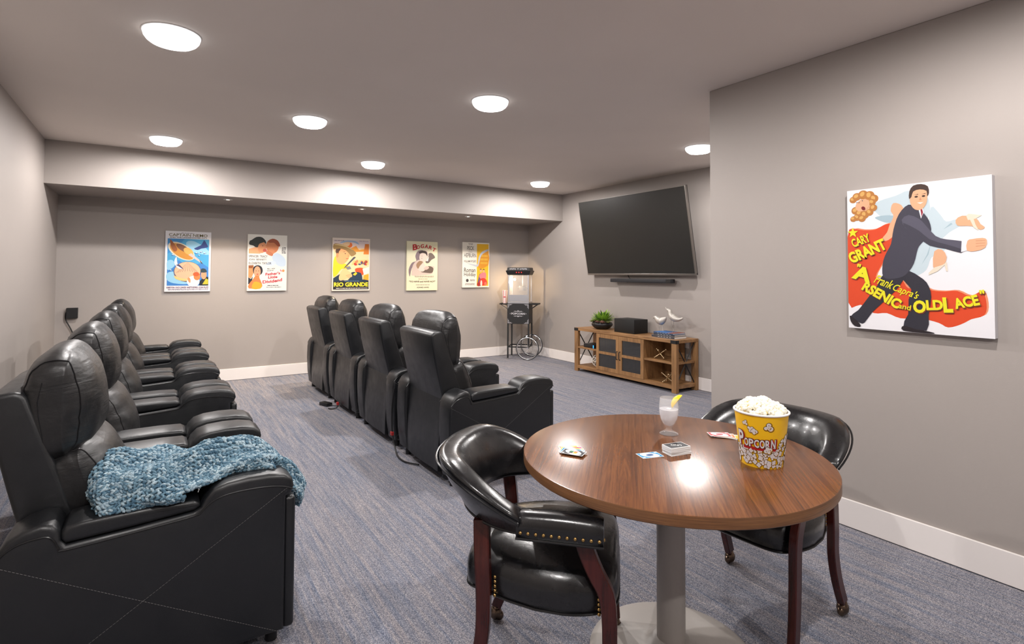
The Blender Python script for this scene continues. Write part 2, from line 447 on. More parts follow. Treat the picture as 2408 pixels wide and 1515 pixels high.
APAD = [(-.266, .560), (-.08, .569), (.09, .581), (.106, .592), (.104, .606), (.085, .618), (0, .622), (-.12, .621), (-.22, .619), (-.262, .613), (-.276, .598), (-.277, .575)]
def make_recliner(label, group):
    t = thing('recliner', label, 'recliner', (0, 0, 0), 0, group)
    d = MB(); d.box((-.36, -.29, .07), (.36, .29, .36), DARK); d.build('base', DARK, t, smooth=False)
    for x in (-.37, .36):
        for y in (-.38, .38):
            d = MB(); d.cyl((x, y, 0), (x, y, .07), .022, None, 12); d.build('foot', BLACK, t)
    # shell of the back
    SH = [(-.200, .44), (-.258, .594), (-.341, .84), (-.392, 1.0), (-.405, 1.016), (-.425, 1.022), (-.470, 1.018), (-.492, 1.005), (-.495, .985), (-.464, .82), (-.437, .70), (-.400, .545), (-.37, .44)]
    d = MB(); d.prism(SH, -.288, .288, SIDELEA, .016, 3)
    d.build('back_shell', SIDELEA, t, ang=50)
    # skirt under the back, hanging a little loose
    rings = []
    for i in range(9):
        f = i / 8; z = .56 - f * .49
        x = -.402 - .016 * math.sin(f * PI * .7) - .012 * f
        hw = .283 - .012 * f
        ring = []
        for j in range(25):
            g = j / 24 * 2 - 1
            fold = .010 * f * (abs(g) ** 6) * math.sin(g * 9)
            ring.append((x - .006 * math.cos(g * PI / 2) * f + fold, g * hw, z))
        for j in range(24, -1, -1):
            g = j / 24 * 2 - 1; ring.append((x + .02, g * hw, z))
        rings.append(ring)
    d = MB(); d.rings(rings, SIDELEA); d.build('back_skirt', SIDELEA, t, ang=50)
    hd = MB(); hd.rings(cushion(HEAD, -.284, .284, 7, 5, 20, .008, .0085, 1.3, 26, lambda z: -.298, .07), LEATHER, cap0=True, cap1=True)
    hd = hd.build('headrest', LEATHER, t, ang=80)
    HR_ = cushion(HEAD, -.284, .284, 7, 5, 20, .008, .0085, 1.3, 26, lambda z: -.298, .07)
    for kk in (11, 29):
        q = MB(); q.tube(seam_of(HR_[kk]), .0022, None, 6, closed=True)
        q.build('seam', PIPE, hd)
    for sg in (-1, 1):                      # seams on the boxed side of the headrest
        q = MB(); q.tube([(-.355, sg * .2820, 1.045), (-.366, sg * .2838, .98), (-.362, sg * .2838, .93), (-.350, sg * .2834, .86), (-.345, sg * .2815, .81)], .0014, None, 5)
        q.build('stitching', PIPE, hd)
    lb = MB(); lb.rings(cushion(LUMB, -.284, .284, 7, 5, 20, .006, .007, 4.1, 26, lambda z: -.258 + (.78 - z) * .34, .05), LEATHER); lb = lb.build('lumbar_cushion', LEATHER, t, ang=80)
    LR_ = cushion(LUMB, -.284, .284, 7, 5, 20, .006, .007, 4.1, 26, lambda z: -.258 + (.78 - z) * .34, .05)
    for kk in (11, 29):
        q = MB(); q.tube(seam_of(LR_[kk]), .0020, None, 6, closed=True); q.build('seam', PIPE, lb)
    st = MB(); st.rings(cushion(SEATL, -.283, .283, 5, 4, 14, .012, .004, 7.7), LEATHER); st.build('seat_cushion', LEATHER, t, ang=80)
    ft = MB(); ft.rings(cushion(FOOT, -.280, .280, 6, 4, 14, .006, .004, 9.9), LEATHER); ft.build('footrest', LEATHER, t, ang=80)
    for sg in (-1, 1):
        a0, a1 = (.293, .465) if sg > 0 else (-.465, -.293)
        d = MB(); d.prism(ARM, a0, a1, SIDELEA, .017, 4); ar = d.build('arm', SIDELEA, t, ang=50)
        d = MB(); d.prism(APAD, a0 + .004, a1 - .004, SIDELEA, .014, 4); ap = d.build('armrest_pad', SIDELEA, ar, ang=50)
        d = MB(); d.box((.388, a0 + .010, .065), (.428, a1 - .010, .560), SIDELEA, .014, 4); d.build('front_panel', SIDELEA, ar, ang=50)
        for yy in (a0 - .0004, a1 + .0004):
            q = MB()
            up = [(.413, .592), (.380, .607), (.32, .618), (.25, .621), (.19, .618), (.148, .606), (.125, .590), (.108, .574), (.085, .565), (-.08, .553), (-.262, .543), (-.28, .552), (-.293, .580), (-.315, .596), (-.37, .590), (-.405, .572), (-.43, .545)]
            q.tube([(p_.x, yy, p_.y) for p_ in catmull(up, 3, False)], .0030, None, 6); q.build('piping', PIPE, ar)
        yo = a1 if sg > 0 else a0; yo += .0006 * sg
        q = MB(); stitches(q, (.395, yo, .600), (-.425, yo, .088), None); q.build('stitching', STITCH, ar)
        q = MB(); stitches(q, (-.433, yo, .537), (.385, yo, .060), None); q.build('stitching', STITCH, ar)
    return t
LX, L0, LP = 0.05, 2.22, 1.01
MX, M0, MP = 2.075, 3.20, 1.01
rec = make_recliner('black leather recliner at the near end of the left row, blue blanket on it', 'recliners in the left row')
rec.location = (LX, L0 + .465, 0)
llab = ['', 'black leather recliner second from the camera in the left row',
        'black leather recliner in the middle of the left row of five',
        'black leather recliner fourth from the camera in the left row',
        'black leather recliner at the far end of the left row, nearest the poster wall']
mlab = ['black leather recliner nearest the round table in the middle row, seen from behind',
        'black leather recliner second from the round table in the middle row',
        'black leather recliner third from the round table in the middle row',
        'black leather recliner at the far end of the middle row, by the poster wall']
for i in range(1, 5):
    c = copy_tree(rec); c.location = (LX, L0 + .465 + i * LP, 0); c['label'] = llab[i]
for i in range(4):
    c = copy_tree(rec); c.location = (MX, M0 + .465 + i * MP, 0); c['label'] = mlab[i]; c['group'] = 'recliners in the middle row'

# power cords behind the middle row
cord = MB()
pts = [(1.66, 3.74, .012), (1.60, 3.86, .010), (1.60, 4.00, .010), (1.615, 4.10, .05), (1.612, 4.155, .16), (1.612, 4.165, .35), (1.63, 4.17, .50)]
cord.tube(catmull([Vector(p_) for p_ in pts], 6, False), .006, None, 8)
c_ = tag(cord.build('cable_run', BLACK), 'black power cord rising between the two nearest recliners of the middle row', 'cord')
d = MB(); d.box((1.600, 4.140, .13), (1.622, 4.172, .16), None, .003, 1); d.build('connector', plain('red_plastic', (.35, .02, .02, 1), .4), c_)
cord = MB()
pts = [(1.55, 5.80, .008), (1.57, 5.77, .008), (1.60, 5.76, .010), (1.625, 5.75, .02), (1.612, 5.68, .06)]
cord.tube(catmull([Vector(p_) for p_ in pts], 6, False), .006, None, 8)
c_ = tag(cord.build('cable_run', BLACK), 'short black power cord on the carpet behind the middle row', 'cord')
d = MB(); d.box((1.600, 5.665, .06), (1.622, 5.697, .09), None, .003, 1); d.build('connector', plain('red_plastic', (.35, .02, .02, 1), .4), c_)
t = thing('power_adapter', 'black power adapter on the carpet behind the middle row of recliners', 'power adapter', (1.57, 5.98, 0), R(20))
d = MB(); d.box((-.035, -.07, 0), (.035, .07, .035), BLACK, .006); d.build('brick', BLACK, t)
d = MB(); d.tube([(.0, -.07, .018), (.02, -.12, .012), (.05, -.16, .008)], .004); d.build('lead', BLACK, t)

# ------------------------------------------------------------------ round table
TX, TY, TZ, TR = 1.645, 1.395, 0.75, 0.555
t = thing('round_table', 'round walnut laminate table on a grey pedestal with a disc base', 'table', (TX, TY, 0))
d = MB(); d.lathe([(0, TZ - .004), (0, TZ), (TR - .004, TZ), (TR - .001, TZ - .001)], WALNUT, 128)
d.lathe([(TR - .001, TZ - .001), (TR, TZ - .003), (TR, TZ - .033), (TR - .003, TZ - .036), (0, TZ - .036)], WEDGE, 128)
tt = d.build('tabletop', WALNUT, t, ang=30)
d = MB(); d.lathe([(.052, TZ - .06), (.052, .045)], BASEGREY, 48); d.build('column', BASEGREY, t)
d = MB(); d.lathe([(.0, TZ - .037), (.20, TZ - .037), (.20, TZ - .045), (.055, TZ - .060), (0, TZ - .060)], BASEGREY, 40); d.build('mounting_plate', BASEGREY, t)
d = MB(); d.lathe([(0, .066), (.063, .066), (.070, .062), (.082, .052), (.11, .045), (.20, .036), (.275, .026), (.294, .018), (.302, .006), (.300, 0), (0, 0)], BASEGREY, 96); d.build('base', BASEGREY, t, ang=50)

# ------------------------------------------------------------------ captain's chairs
def make_chair(label):
    t = thing('armchair', label, 'chair', (0, 0, 0), 0, 'captain chairs at the round table')
    # seat
    def outline(sc, n=56):
        o = []
        for j in range(n):
            a = 2 * PI * j / n; c, s_ = math.cos(a), math.sin(a)
            x = math.copysign(abs(c) ** .5, c) * .252; y = math.copysign(abs(s_) ** .30, s_)
            xx = x - .02; hw = .250 + .035 * (x / .25) + .034 * max(0, math.cos(PI * xx / .36)) + (.02 * min(1, (-.20 - x) / .05) if x < -.20 else 0)
            o.append((x * sc - .028, y * hw * sc))
        return o
    prof = [(.96, .380), (1.0, .388), (1.012, .42), (1.01, .455), (.985, .478), (.93, .496), (.84, .512), (.70, .527), (.5, .538), (.25, .544), (.02, .546)]
    d = MB(); d.rings([[(x, y, z) for x, y in outline(sc)] for sc, z in prof], VINYL); st = d.build('seat', VINYL, t, ang=80)
    q = MB(); q.tube([(x, y, .392) for x, y in outline(1.005)], .004, None, 6, closed=True); q.build('piping', PIPE, st)
    for sg in (-1, 1):
        for x, ys in ((-.165, .2385), (.165, .2705)):
            for k in range(5):
                n_ = nail(st, (x, sg * ys, .392 + k * .0145), sg)
    # legs
    for sg in (-1, 1):
        rear = [((-.212), .222, .625), (-.208, .236, .56), (-.202, .248, .48), (-.198, .252, .38), (-.203, .250, .27), (-.228, .252, .16), (-.268, .256, .058)]
        front = [(.118, .278, .625), (.128, .280, .585), (.155, .284, .525), (.186, .287, .468), (.196, .287, .40), (.198, .286, .28), (.202, .284, .16), (.210, .282, .058)]
        for k, path in enumerate((rear, front)):
            P = catmull([Vector(p_) for p_ in path], 4, False); rings = []
            for i, v in enumerate(P):
                f = i / (len(P) - 1); hx = .026 - .006 * f; hy = .017 - .002 * f
                tn = (P[min(i + 1, len(P) - 1)] - P[max(i - 1, 0)]).normalized()
                nx = Vector((-tn.z, 0, tn.x)).normalized(); c = Vector((v.x, v.y * sg, v.z))
                if nx.x < 0: nx = -nx
                ring = []
                for a_, b_ in ((-1, -.8), (-.85, -1), (.85, -1), (1, -.8), (1, .8), (.85, 1), (-.85, 1), (-1, .8)):
                    ring.append(c + nx * (hx * a_) + Vector((0, hy * b_, 0)))
                rings.append(ring)
            d = MB(); d.rings(rings, MAHOG); lg = d.build('leg', MAHOG, t, ang=30)
            ex, ey = path[-1][0], path[-1][1] * sg
            d = MB(); d.lathe([(.010, .062), (.017, .060), (.019, .054), (.012, .048), (.010, .044)], None, 16, (ex, ey, 0))
            d.ball((ex - .004, ey, .030), .0265, None, 18, (1, .9, 1.05)); d.ball((ex + .010, ey, .021), .020, None, 16, (1, .8, 1))
            d.build('caster', BRONZE, lg, ang=60)
    # wrap-around back
    N = 40
    def plan(f):                                   # f -1..1, right arm junction to left
        a = f * R(90); return Vector((-.075 - .255 * max(math.cos(a), 0) ** .85, .268 * math.copysign(abs(math.sin(a)) ** .9, a)))
    rings = []; outer_lo = []; outer_hi = []
    for i in range(N + 1):
        f = i / N * 2 - 1; a = abs(f)
        p_ = plan(f); p2 = plan(min(f + .01, 1)); p1 = plan(max(f - .01, -1)); tn = (p2 - p1).normalized(); nrm = Vector((tn.y, -tn.x))
        if nrm.dot(p_ - Vector((-.05, 0))) < 0: nrm = -nrm
        rise = 1 - min(1, max(0, (a - .42) / .58)) ** 1.6
        zt = .684 + (.805 - .684) * rise; zb = .608 + .012 * (1 - a)
        th = .037 + .003 * (1 - a); zc = (zt + zb) / 2; hh = (zt - zb) / 2
        lean = .055 * (hh / .11)
        ring = []
        for j in range(20):
            g = 2 * PI * j / 20; ct, s_ = math.cos(g), math.sin(g)
            ez = math.copysign(abs(s_) ** .6, s_) * hh; et = math.copysign(abs(ct) ** .8, ct) * th
            et *= (.85 if ez < 0 else 1.15)
            off = et + lean * (ez / max(hh, .01)) + (.012 * (ez / hh) ** 2 if ct > 0 else -.004)
            q = p_ + nrm * off; ring.append((q.x, q.y, zc + ez))
        rings.append(ring)
        q = p_ + nrm * (th * .92 - lean); outer_lo.append((q.x, q.y, zb + .008))
        q = p_ + nrm * (th * .98 + lean + .004); outer_hi.append((q.x, q.y, zt - .020))
    d = MB(); d.rings(rings, VINYL); bk = d.build('backrest', VINYL, t, ang=80)
    q = MB(); q.tube(outer_lo, .0045, None, 6); q.build('piping', PIPE, bk)
    q = MB(); q.tube(outer_hi, .0040, None, 6); q.build('piping', PIPE, bk)
    # padded arms with brass nails
    for sg in (-1, 1):
        rings = []
        for i in range(15):
            f = i / 14; x = -.085 + f * .265
            y = .272 + .010 * f
            hw = .040; e = 1.0
            if i in (0, 14): e = .90
            if i == 0: x += .0
            z0, z1 = .612, .684 + .004 * math.sin(f * PI)
            prof = [(-.92, 0), (-1, .04), (-1, .55), (-.86, .82), (-.5, .97), (0, 1), (.5, .97), (.86, .82), (1, .55), (1, .04), (.92, 0)]
            rings.append([(x, sg * (y + hw * e * u), z0 + (z1 - z0) * (v if i not in (0, 14) else v * .94 + .02)) for u, v in prof])
        d = MB(); d.rings(rings, VINYL); am = d.build('arm', VINYL, t, ang=50)
        q = MB(); q.tube([(-.085, sg * .3135, .615), (.06, sg * .3180, .615), (.180, sg * .3225, .615)], .004, None, 6); q.build('piping', PIPE, am)
        for k in range(11): nail(am, (-.070 + k * .0238, sg * (.3122 + (.015 + k * .0238) * .0351), .632), sg)
        nail(am, (.181, sg * .305, .632), 0)
    return t
NAIL = None
def nail(parent, loc, sg):
    global NAIL
    if NAIL is None:
        d = MB(); d.lathe([(.0056, 0), (.0054, .0015), (.0040, .0032), (.0018, .0041), (0, .0043)], BRASS, 12); d.lathe([(.0056, 0), (0, -.001)], BRASS, 12)
        o = d.build('nailhead', BRASS, parent, ang=80); NAIL = o.data
    else:
        o = bpy.data.objects.new('nailhead', NAIL); COL.objects.link(o); o.parent = parent
    o.location = loc
    o.rotation_euler = (R(-90) * sg, 0, 0) if sg else (0, R(90), 0)
    return o
chA = make_chair('black vinyl captain chair at the left of the round table, whole side seen')
chA.location = (1.216, 1.553, 0); chA.rotation_euler = (0, 0, R(-44.5))
chB = copy_tree(chA); chB['label'] = 'black vinyl captain chair between the round table and the near right wall'
chB.location = (2.15, 1.40, 0); chB.rotation_euler = (0, 0, R(183.5))

# ------------------------------------------------------------------ lettering helper
TXT = {}
def text_geo(s, bold=0.0, shear=0.0):
    key = (s, bold, shear)
    if key in TXT: return TXT[key]
    cu = bpy.data.curves.new('lettering', 'FONT'); cu.body = s; cu.size = 1.0; cu.offset = bold; cu.shear = shear
    cu.resolution_u = 3; cu.fill_mode = 'FRONT'
    o = bpy.data.objects.new('lettering', cu); COL.objects.link(o)
    dg = bpy.context.evaluated_depsgraph_get(); dg.update()
    me = o.evaluated_get(dg).to_mesh()
    vs = [v.co.copy() for v in me.vertices]; fs = [list(p_.vertices) for p_ in me.polygons]
    o.evaluated_get(dg).to_mesh_clear(); bpy.data.objects.remove(o, do_unlink=True)
    x0 = min(v.x for v in vs); x1 = max(v.x for v in vs); y0 = min(v.y for v in vs); y1 = max(v.y for v in vs)
    vs = [((v.x - x0) / (x1 - x0), (v.y - y0) / (y1 - y0)) for v in vs]
    TXT[key] = (vs, fs); return TXT[key]
class Print:
    """Flat printed artwork on a canvas face. u to the right, v up, both 0..1; the face looks along local -y."""
    def __init__(s, W, H, y=0.0, step=0.00004):
        s.W, s.H, s.y, s.step, s.k = W, H, y, step, 1; s.mb = MB()
    def P(s, u, v): return (u * s.W, s.y - s.k * s.step, v * s.H)
    def poly(s, pts, m, smooth=0):
        if smooth: pts = [(q.x, q.y) for q in catmull(pts, smooth)]
        pts = [(min(max(u, 0.0), 1.0), min(max(v, 0.0), 1.0)) for u, v in pts]
        s.mb.quad([s.P(u, v) for u, v in pts], m); s.k += 1
    def ell(s, cu, cv, ru, rv, m, rot=0, n=22):
        c, q = math.cos(R(rot)), math.sin(R(rot)); asp = s.W / s.H
        pts = []
        for i in range(n):
            a = 2 * PI * i / n; x, y = ru * math.cos(a), rv * math.sin(a) / asp
            pts.append((cu + x * c - y * q, cv + (x * q + y * c) * asp))
        s.poly(pts, m)
    def text(s, body, u0, v0, u1, v1, m, bold=0.02, shear=0, rot=0, curve=0.0, dv=0.0, grow=0.0):
        vs, fs = text_geo(body, bold, shear); out = []
        cu, cv = (u0 + u1) / 2, (v0 + v1) / 2; c, q = math.cos(R(rot)), math.sin(R(rot)); asp = s.W / s.H
        for a, b_ in vs:
            hgt = (v1 - v0) * (1 + grow * (a - .5))
            x = (a - .5) * (u1 - u0); y = ((b_ - .5) * hgt + curve * (1 - (2 * a - 1) ** 2) + dv * (a - .5)) / asp
            out.append(s.P(cu + x * c - y * q, cv + (x * q + y * c) * asp))
        s.mb.mesh_from(out, fs, m); s.k += 1
    def build(s, name, parent): return s.mb.build(name, None, parent, smooth=False, recalc=False)
def poster(name, label, loc, rz, W, H, depth, edge, paint):
    t = thing(name, label, 'poster', loc, rz, None)
    d = MB(); d.box((0, -depth, 0), (W, 0, H), edge, .002, 1); d.build('canvas', edge, t, smooth=False)
    pr = Print(W, H, -depth); paint(pr); pr.build('printed_picture', t)
    return t
WH = FLAT(238, 236, 240)
def filler(p, u0, v0, u1, v1, rows, m, seed=0):
    """small print too fine to read in the photograph, kept as thin broken rules"""
    rnd = random.Random(seed)
    for i in range(rows):
        v = v1 - (v1 - v0) * (i + .5) / rows; h_ = (v1 - v0) / rows * .28; u = u0 + rnd.random() * .05
        while u < u1:
            w_ = .02 + rnd.random() * .06; p.mb.quad([p.P(u, v - h_), p.P(min(u + w_, u1), v - h_), p.P(min(u + w_, u1), v + h_), p.P(u, v + h_)], m); u += w_ + .012
    p.k += 1
# --- underwater adventure poster
def art_sea(p):
    p.poly([(0.05, .10), (.955, .10), (.955, .875), (.05, .875)], FLAT(70, 165, 215))
    p.poly([(.05, .45), (.3, .52), (.5, .42), (.8, .48), (.955, .40), (.955, .10), (.05, .10)], FLAT(60, 130, 205), 0)
    p.poly([(.05, .875), (.05, .62), (.22, .70), (.4, .86), (.42, .875)], FLAT(50, 140, 205))
    for q in ([(.45, .82), (.62, .84), (.9, .72), (.955, .62), (.7, .64), (.5, .7)], [(.05, .3), (.2, .33), (.42, .22), (.5, .13), (.2, .14), (.05, .2)], [(.05, .5), (.16, .52), (.22, .44), (.1, .36), (.05, .38)]):
        p.poly(q, FLAT(150, 205, 235), 3)
    p.ell(.35, .67, .33, .115, FLAT(225, 215, 190), -34); p.ell(.36, .665, .30, .095, FLAT(205, 140, 50), -34)
    p.poly([(.10, .86), (.18, .80), (.26, .70), (.20, .66), (.13, .73)], FLAT(150, 80, 30), 3)
    p.ell(.38, .72, .17, .045, FLAT(120, 75, 50), -34); p.ell(.50, .67, .12, .05, FLAT(225, 175, 90), -36)
    p.poly([(.50, .61), (.56, .64), (.80, .50), (.79, .475)], FLAT(200, 190, 190)); p.poly([(.74, .54), (.83, .46), (.78, .475)], FLAT(60, 50, 60))
    p.poly([(.62, .72), (.78, .78), (.84, .865), (.90, .80), (.93, .745), (.78, .72), (.70, .695)], FLAT(35, 60, 130), 2)
    for u, v in ((.68, .64), (.78, .66), (.86, .64), (.74, .60), (.17, .60), (.13, .35)): p.ell(u, v, .035, .008, FLAT(40, 90, 150), 20); p.ell(u, v + .008, .02, .006, FLAT(235, 235, 235), -20)
    p.ell(.49, .33, .30, .17, FLAT(95, 80, 110)); p.ell(.49, .34, .285, .155, FLAT(228, 185, 150))
    for i in range(11):
        a = -60 + i * 12; u = .49 + math.sin(R(a)) * .28
        p.poly([(.49, .49), (u - .004, .34 - abs(a) * .0005), (u + .004, .34 - abs(a) * .0005)], FLAT(120, 80, 80))
    p.poly([(.20, .27), (.30, .235), (.5, .21), (.7, .235), (.62, .19), (.42, .175), (.24, .21)], FLAT(230, 200, 130), 2)
    p.poly([(.22, .55), (.25, .57), (.27, .46), (.37, .38), (.31, .38), (.25, .41), (.2, .48)], FLAT(235, 228, 235), 2); p.poly([(.24, .44), (.29, .42), (.40, .37), (.36, .41), (.30, .45)], FLAT(70, 60, 100), 2)
    p.ell(.62, .17, .14, .09, FLAT(240, 240, 248)); p.poly([(.49, .2), (.52, .24), (.56, .2), (.55, .14)], FLAT(240, 150, 100), 2); p.ell(.70, .25, .075, .062, FLAT(235, 130, 70)); p.ell(.68, .29, .07, .035, FLAT(200, 90, 40))
    p.poly([(.955, .10), (.75, .10), (.76, .17), (.82, .22), (.90, .25), (.955, .24)], FLAT(25, 30, 40)); p.ell(.85, .28, .062, .075, FLAT(232, 160, 120)); p.poly([(.77, .33), (.80, .385), (.88, .38), (.92, .33), (.84, .315)], FLAT(40, 60, 70), 2)
    p.poly([(.82, .12), (.95, .12), (.95, .20), (.9, .22)], FLAT(200, 190, 50))
    p.text('CAPTAIN NEMO', .075, .914, .915, .960, FLAT(105, 95, 40), .012)
    p.text('AND THE UNDERWATER CITY', .09, .885, .91, .905, FLAT(60, 55, 60), .015)
    filler(p, .33, .965, .62, .978, 1, FLAT(120, 110, 120), 3)
    p.text('ROBERT RYAN  CHUCK CONNORS  NANETTE NEWMAN  LUCIANA PALUZZI', .05, .057, .955, .085, FLAT(120, 80, 110), .03)
    filler(p, .05, .025, .95, .05, 2, FLAT(150, 140, 160), 5)
# --- family comedy poster
def art_family(p):
    C = FLAT(240, 236, 226)
    p.poly([(0, 0), (1, 0), (1, 1), (0, 1)], C)
    p.poly([(.62, .62), (.75, .68), (.95, .58), (.96, .45), (.80, .44), (.66, .52)], FLAT(205, 220, 235), 3); p.poly([(.45, .47), (.6, .44), (.72, .5), (.62, .54)], FLAT(214, 226, 236), 3)
    p.poly([(.03, .66), (.03, .74), (.30, .80), (.32, .66)], FLAT(235, 170, 120)); p.poly([(.10, .90), (.22, .955), (.36, .95), (.46, .87), (.40, .80), (.22, .77), (.14, .80), (.04, .82), (.05, .88)], FLAT(30, 34, 30), 3)
    p.ell(.36, .77, .105, .10, FLAT(226, 150, 100), -10); p.ell(.43, .72, .05, .03, FLAT(200, 90, 70)); p.poly([(.12, .90), (.30, .94), (.42, .88), (.30, .84), (.2, .80)], FLAT(36, 40, 34), 3)
    p.ell(.375, .80, .014, .007, FLAT(60, 30, 20)); p.poly([(.425, .79), (.46, .765), (.43, .755)], FLAT(214, 138, 92))
    p.ell(.62, .80, .165, .13, FLAT(215, 130, 80)); p.poly([(.50, .88), (.62, .935), (.76, .90), (.82, .81), (.76, .80), (.66, .86), (.56, .86)], FLAT(160, 75, 35), 3); p.ell(.60, .70, .08, .05, FLAT(222, 140, 92)); p.poly([(.46, .67), (.6, .62), (.64, .66), (.5, .72)], FLAT(205, 120, 80), 2)
    for i, s_ in enumerate(('SPENCER  TRACY', 'JOAN  BENNETT', 'ELIZABETH  TAYLOR')):
        v = .592 - i * .061; p.text(s_, .035, v, (.50, .475, .60)[i], v + .040, FLAT(60, 50, 60), .012)
    p.poly([(.03, .24), (.10, .22), (.15, .3), (.16, .44), (.03, .45)], FLAT(225, 150, 95)); p.poly([(.03, .45), (.16, .455), (.13, .40), (.04, .40)], FLAT(150, 85, 40)); p.poly([(.03, .12), (.03, .24), (.10, .21), (.14, .26), (.12, .12)], FLAT(35, 35, 45))
    p.poly([(.14, .38), (.17, .43), (.26, .455), (.35, .43), (.385, .36), (.34, .29), (.18, .29)], FLAT(26, 30, 40), 3); p.ell(.25, .335, .085, .10, FLAT(235, 165, 125)); p.ell(.255, .295, .026, .008, FLAT(200, 50, 50))
    for u in (.22, .285): p.ell(u, .355, .012, .006, FLAT(50, 35, 35))
    p.poly([(.21, .27), (.29, .27), (.31, .22), (.37, .13), (.35, .05), (.05, .045), (.05, .12), (.14, .2)], FLAT(232, 130, 70), 2); p.poly([(.17, .16), (.30, .15), (.37, .10), (.33, .04), (.12, .04)], FLAT(240, 170, 40), 2)
    p.text("Mom... HOW", .50, .385, .70, .405, FLAT(40, 40, 50), .015, .2, 3); p.text("could it?", .49, .352, .66, .372, FLAT(40, 40, 50), .015, .2, 3)
    RD = FLAT(205, 35, 60)
    p.text("Father's", .45, .282, .83, .332, RD, .03, .1, 6, .0); p.text("Little", .52, .222, .76, .268, RD, .03, .1, 5); p.text("Dividend", .38, .152, .89, .208, RD, .03, .1, 8, -.008)
    filler(p, .86, .67, .97, .79, 5, FLAT(60, 55, 60), 7); filler(p, .50, .085, .80, .105, 1, FLAT(60, 60, 70), 8); filler(p, .46, .055, .86, .075, 1, FLAT(130, 130, 140), 9)
    p.ell(.91, .36, .035, .022, FLAT(232, 150, 90)); p.poly([(.83, .39), (.87, .36), (.86, .34), (.83, .36)], FLAT(235, 120, 140))
# --- cavalry western poster
def art_western(p):
    p.poly([(.03, .03), (.97, .03), (.97, .96), (.03, .96)], FLAT(238, 205, 160))
    p.poly([(.03, .80), (.97, .82), (.97, .96), (.03, .96)], FLAT(222, 205, 205)); p.poly([(.2, .90), (.5, .93), (.7, .88), (.6, .95), (.3, .95)], FLAT(160, 185, 215), 3)
    p.poly([(.45, .80), (.58, .74), (.97, .76), (.97, .9), (.86, .9), (.84, .8), (.7, .78), (.62, .86)], FLAT(225, 150, 50)); p.poly([(.86, .9), (.97, .9), (.97, .7), (.82, .7)], FLAT(214, 120, 36)); p.ell(.45, .87, .07, .05, FLAT(225, 110, 40))
    p.poly([(.55, .58), (.97, .60), (.97, .50), (.5, .49)], FLAT(232, 190, 120))
    rnd = random.Random(4)
    for i in range(16):
        u, v = .53 + rnd.random() * .4, .50 + rnd.random() * .08; p.ell(u, v, .022, .028, [FLAT(190, 50, 35), FLAT(150, 70, 50), FLAT(60, 80, 120), FLAT(225, 120, 80)][i % 4], rnd.random() * 90)
    p.poly([(.03, .56), (.1, .66), (.14, .55), (.30, .52), (.42, .48), (.45, .40), (.25, .42), (.14, .32), (.03, .27)], FLAT(240, 200, 30), 2)
    p.poly([(.10, .70), (.12, .55), (.25, .50), (.38, .56), (.44, .64), (.46, .72), (.40, .80), (.20, .81)], FLAT(238, 165, 110), 3); p.poly([(.08, .74), (.12, .82), (.22, .80), (.17, .74), (.14, .67)], FLAT(80, 50, 35), 2); p.ell(.13, .67, .03, .045, FLAT(225, 140, 90))
    p.poly([(.25, .735), (.33, .745), (.33, .735)], FLAT(90, 50, 30)); p.ell(.335, .705, .018, .008, FLAT(50, 40, 40)); p.poly([(.35, .615), (.42, .62), (.42, .608), (.36, .604)], FLAT(190, 80, 60)); p.poly([(.40, .70), (.455, .655), (.40, .64)], FLAT(226, 148, 98))
    p.poly([(.03, .78), (.03, .88), (.15, .89), (.35, .86), (.50, .80), (.62, .73), (.60, .69), (.50, .655), (.44, .70), (.35, .765), (.18, .80)], FLAT(150, 120, 70), 2); p.poly([(.03, .865), (.15, .885), (.35, .855), (.55, .77), (.35, .83), (.14, .86)], FLAT(205, 180, 130), 2); p.poly([(.25, .89), (.38, .93), (.46, .92), (.44, .87), (.38, .85)], FLAT(225, 190, 150), 2)
    p.poly([(.30, .42), (.34, .44), (.62, .64), (.58, .65), (.55, .64), (.33, .46)], FLAT(70, 72, 85)); p.poly([(.34, .45), (.46, .47), (.50, .42), (.40, .40)], FLAT(120, 120, 130))
    p.poly([(.60, .42), (.80, .44), (.85, .36), (.80, .30), (.66, .32)], FLAT(225, 80, 35), 3); p.poly([(.80, .42), (.97, .46), (.97, .34), (.84, .30)], FLAT(235, 225, 215)); p.poly([(.03, .24), (.2, .32), (.30, .20), (.97, .22), (.97, .16), (.03, .16)], FLAT(24, 46, 66))
    p.poly([(.50, .35), (.62, .36), (.76, .34), (.80, .22), (.76, .17), (.40, .17), (.48, .26)], FLAT(22, 50, 74), 2); p.poly([(.84, .3), (.97, .32), (.97, .2), (.82, .22)], FLAT(235, 165, 40))
    p.poly([(.18, .27), (.26, .40), (.34, .42), (.42, .38), (.50, .33), (.52, .27), (.42, .25), (.30, .21), (.2, .20)], FLAT(240, 190, 135), 3)
    for i in range(3): p.poly([(.36 + i * .03, .29 - i * .02), (.50 + i * .005, .325 - i * .022), (.50 + i * .005, .32 - i * .022), (.36 + i * .03, .283 - i * .02)], FLAT(190, 120, 80))
    p.poly([(.54, .31), (.62, .36), (.66, .33), (.60, .29)], FLAT(235, 200, 40))
    p.poly([(.03, .03), (.97, .03), (.97, .175), (.03, .175)], FLAT(28, 26, 30))
    p.text('RIO GRANDE', .05, .082, .955, .163, FLAT(250, 230, 50), .035)
    filler(p, .06, .040, .94, .062, 1, FLAT(220, 210, 200), 2); filler(p, .30, .178, .72, .192, 1, FLAT(110, 150, 190), 12)
    filler(p, .04, .945, .30, .957, 1, FLAT(90, 70, 90), 1); filler(p, .7, .945, .95, .957, 1, FLAT(120, 100, 110), 1)
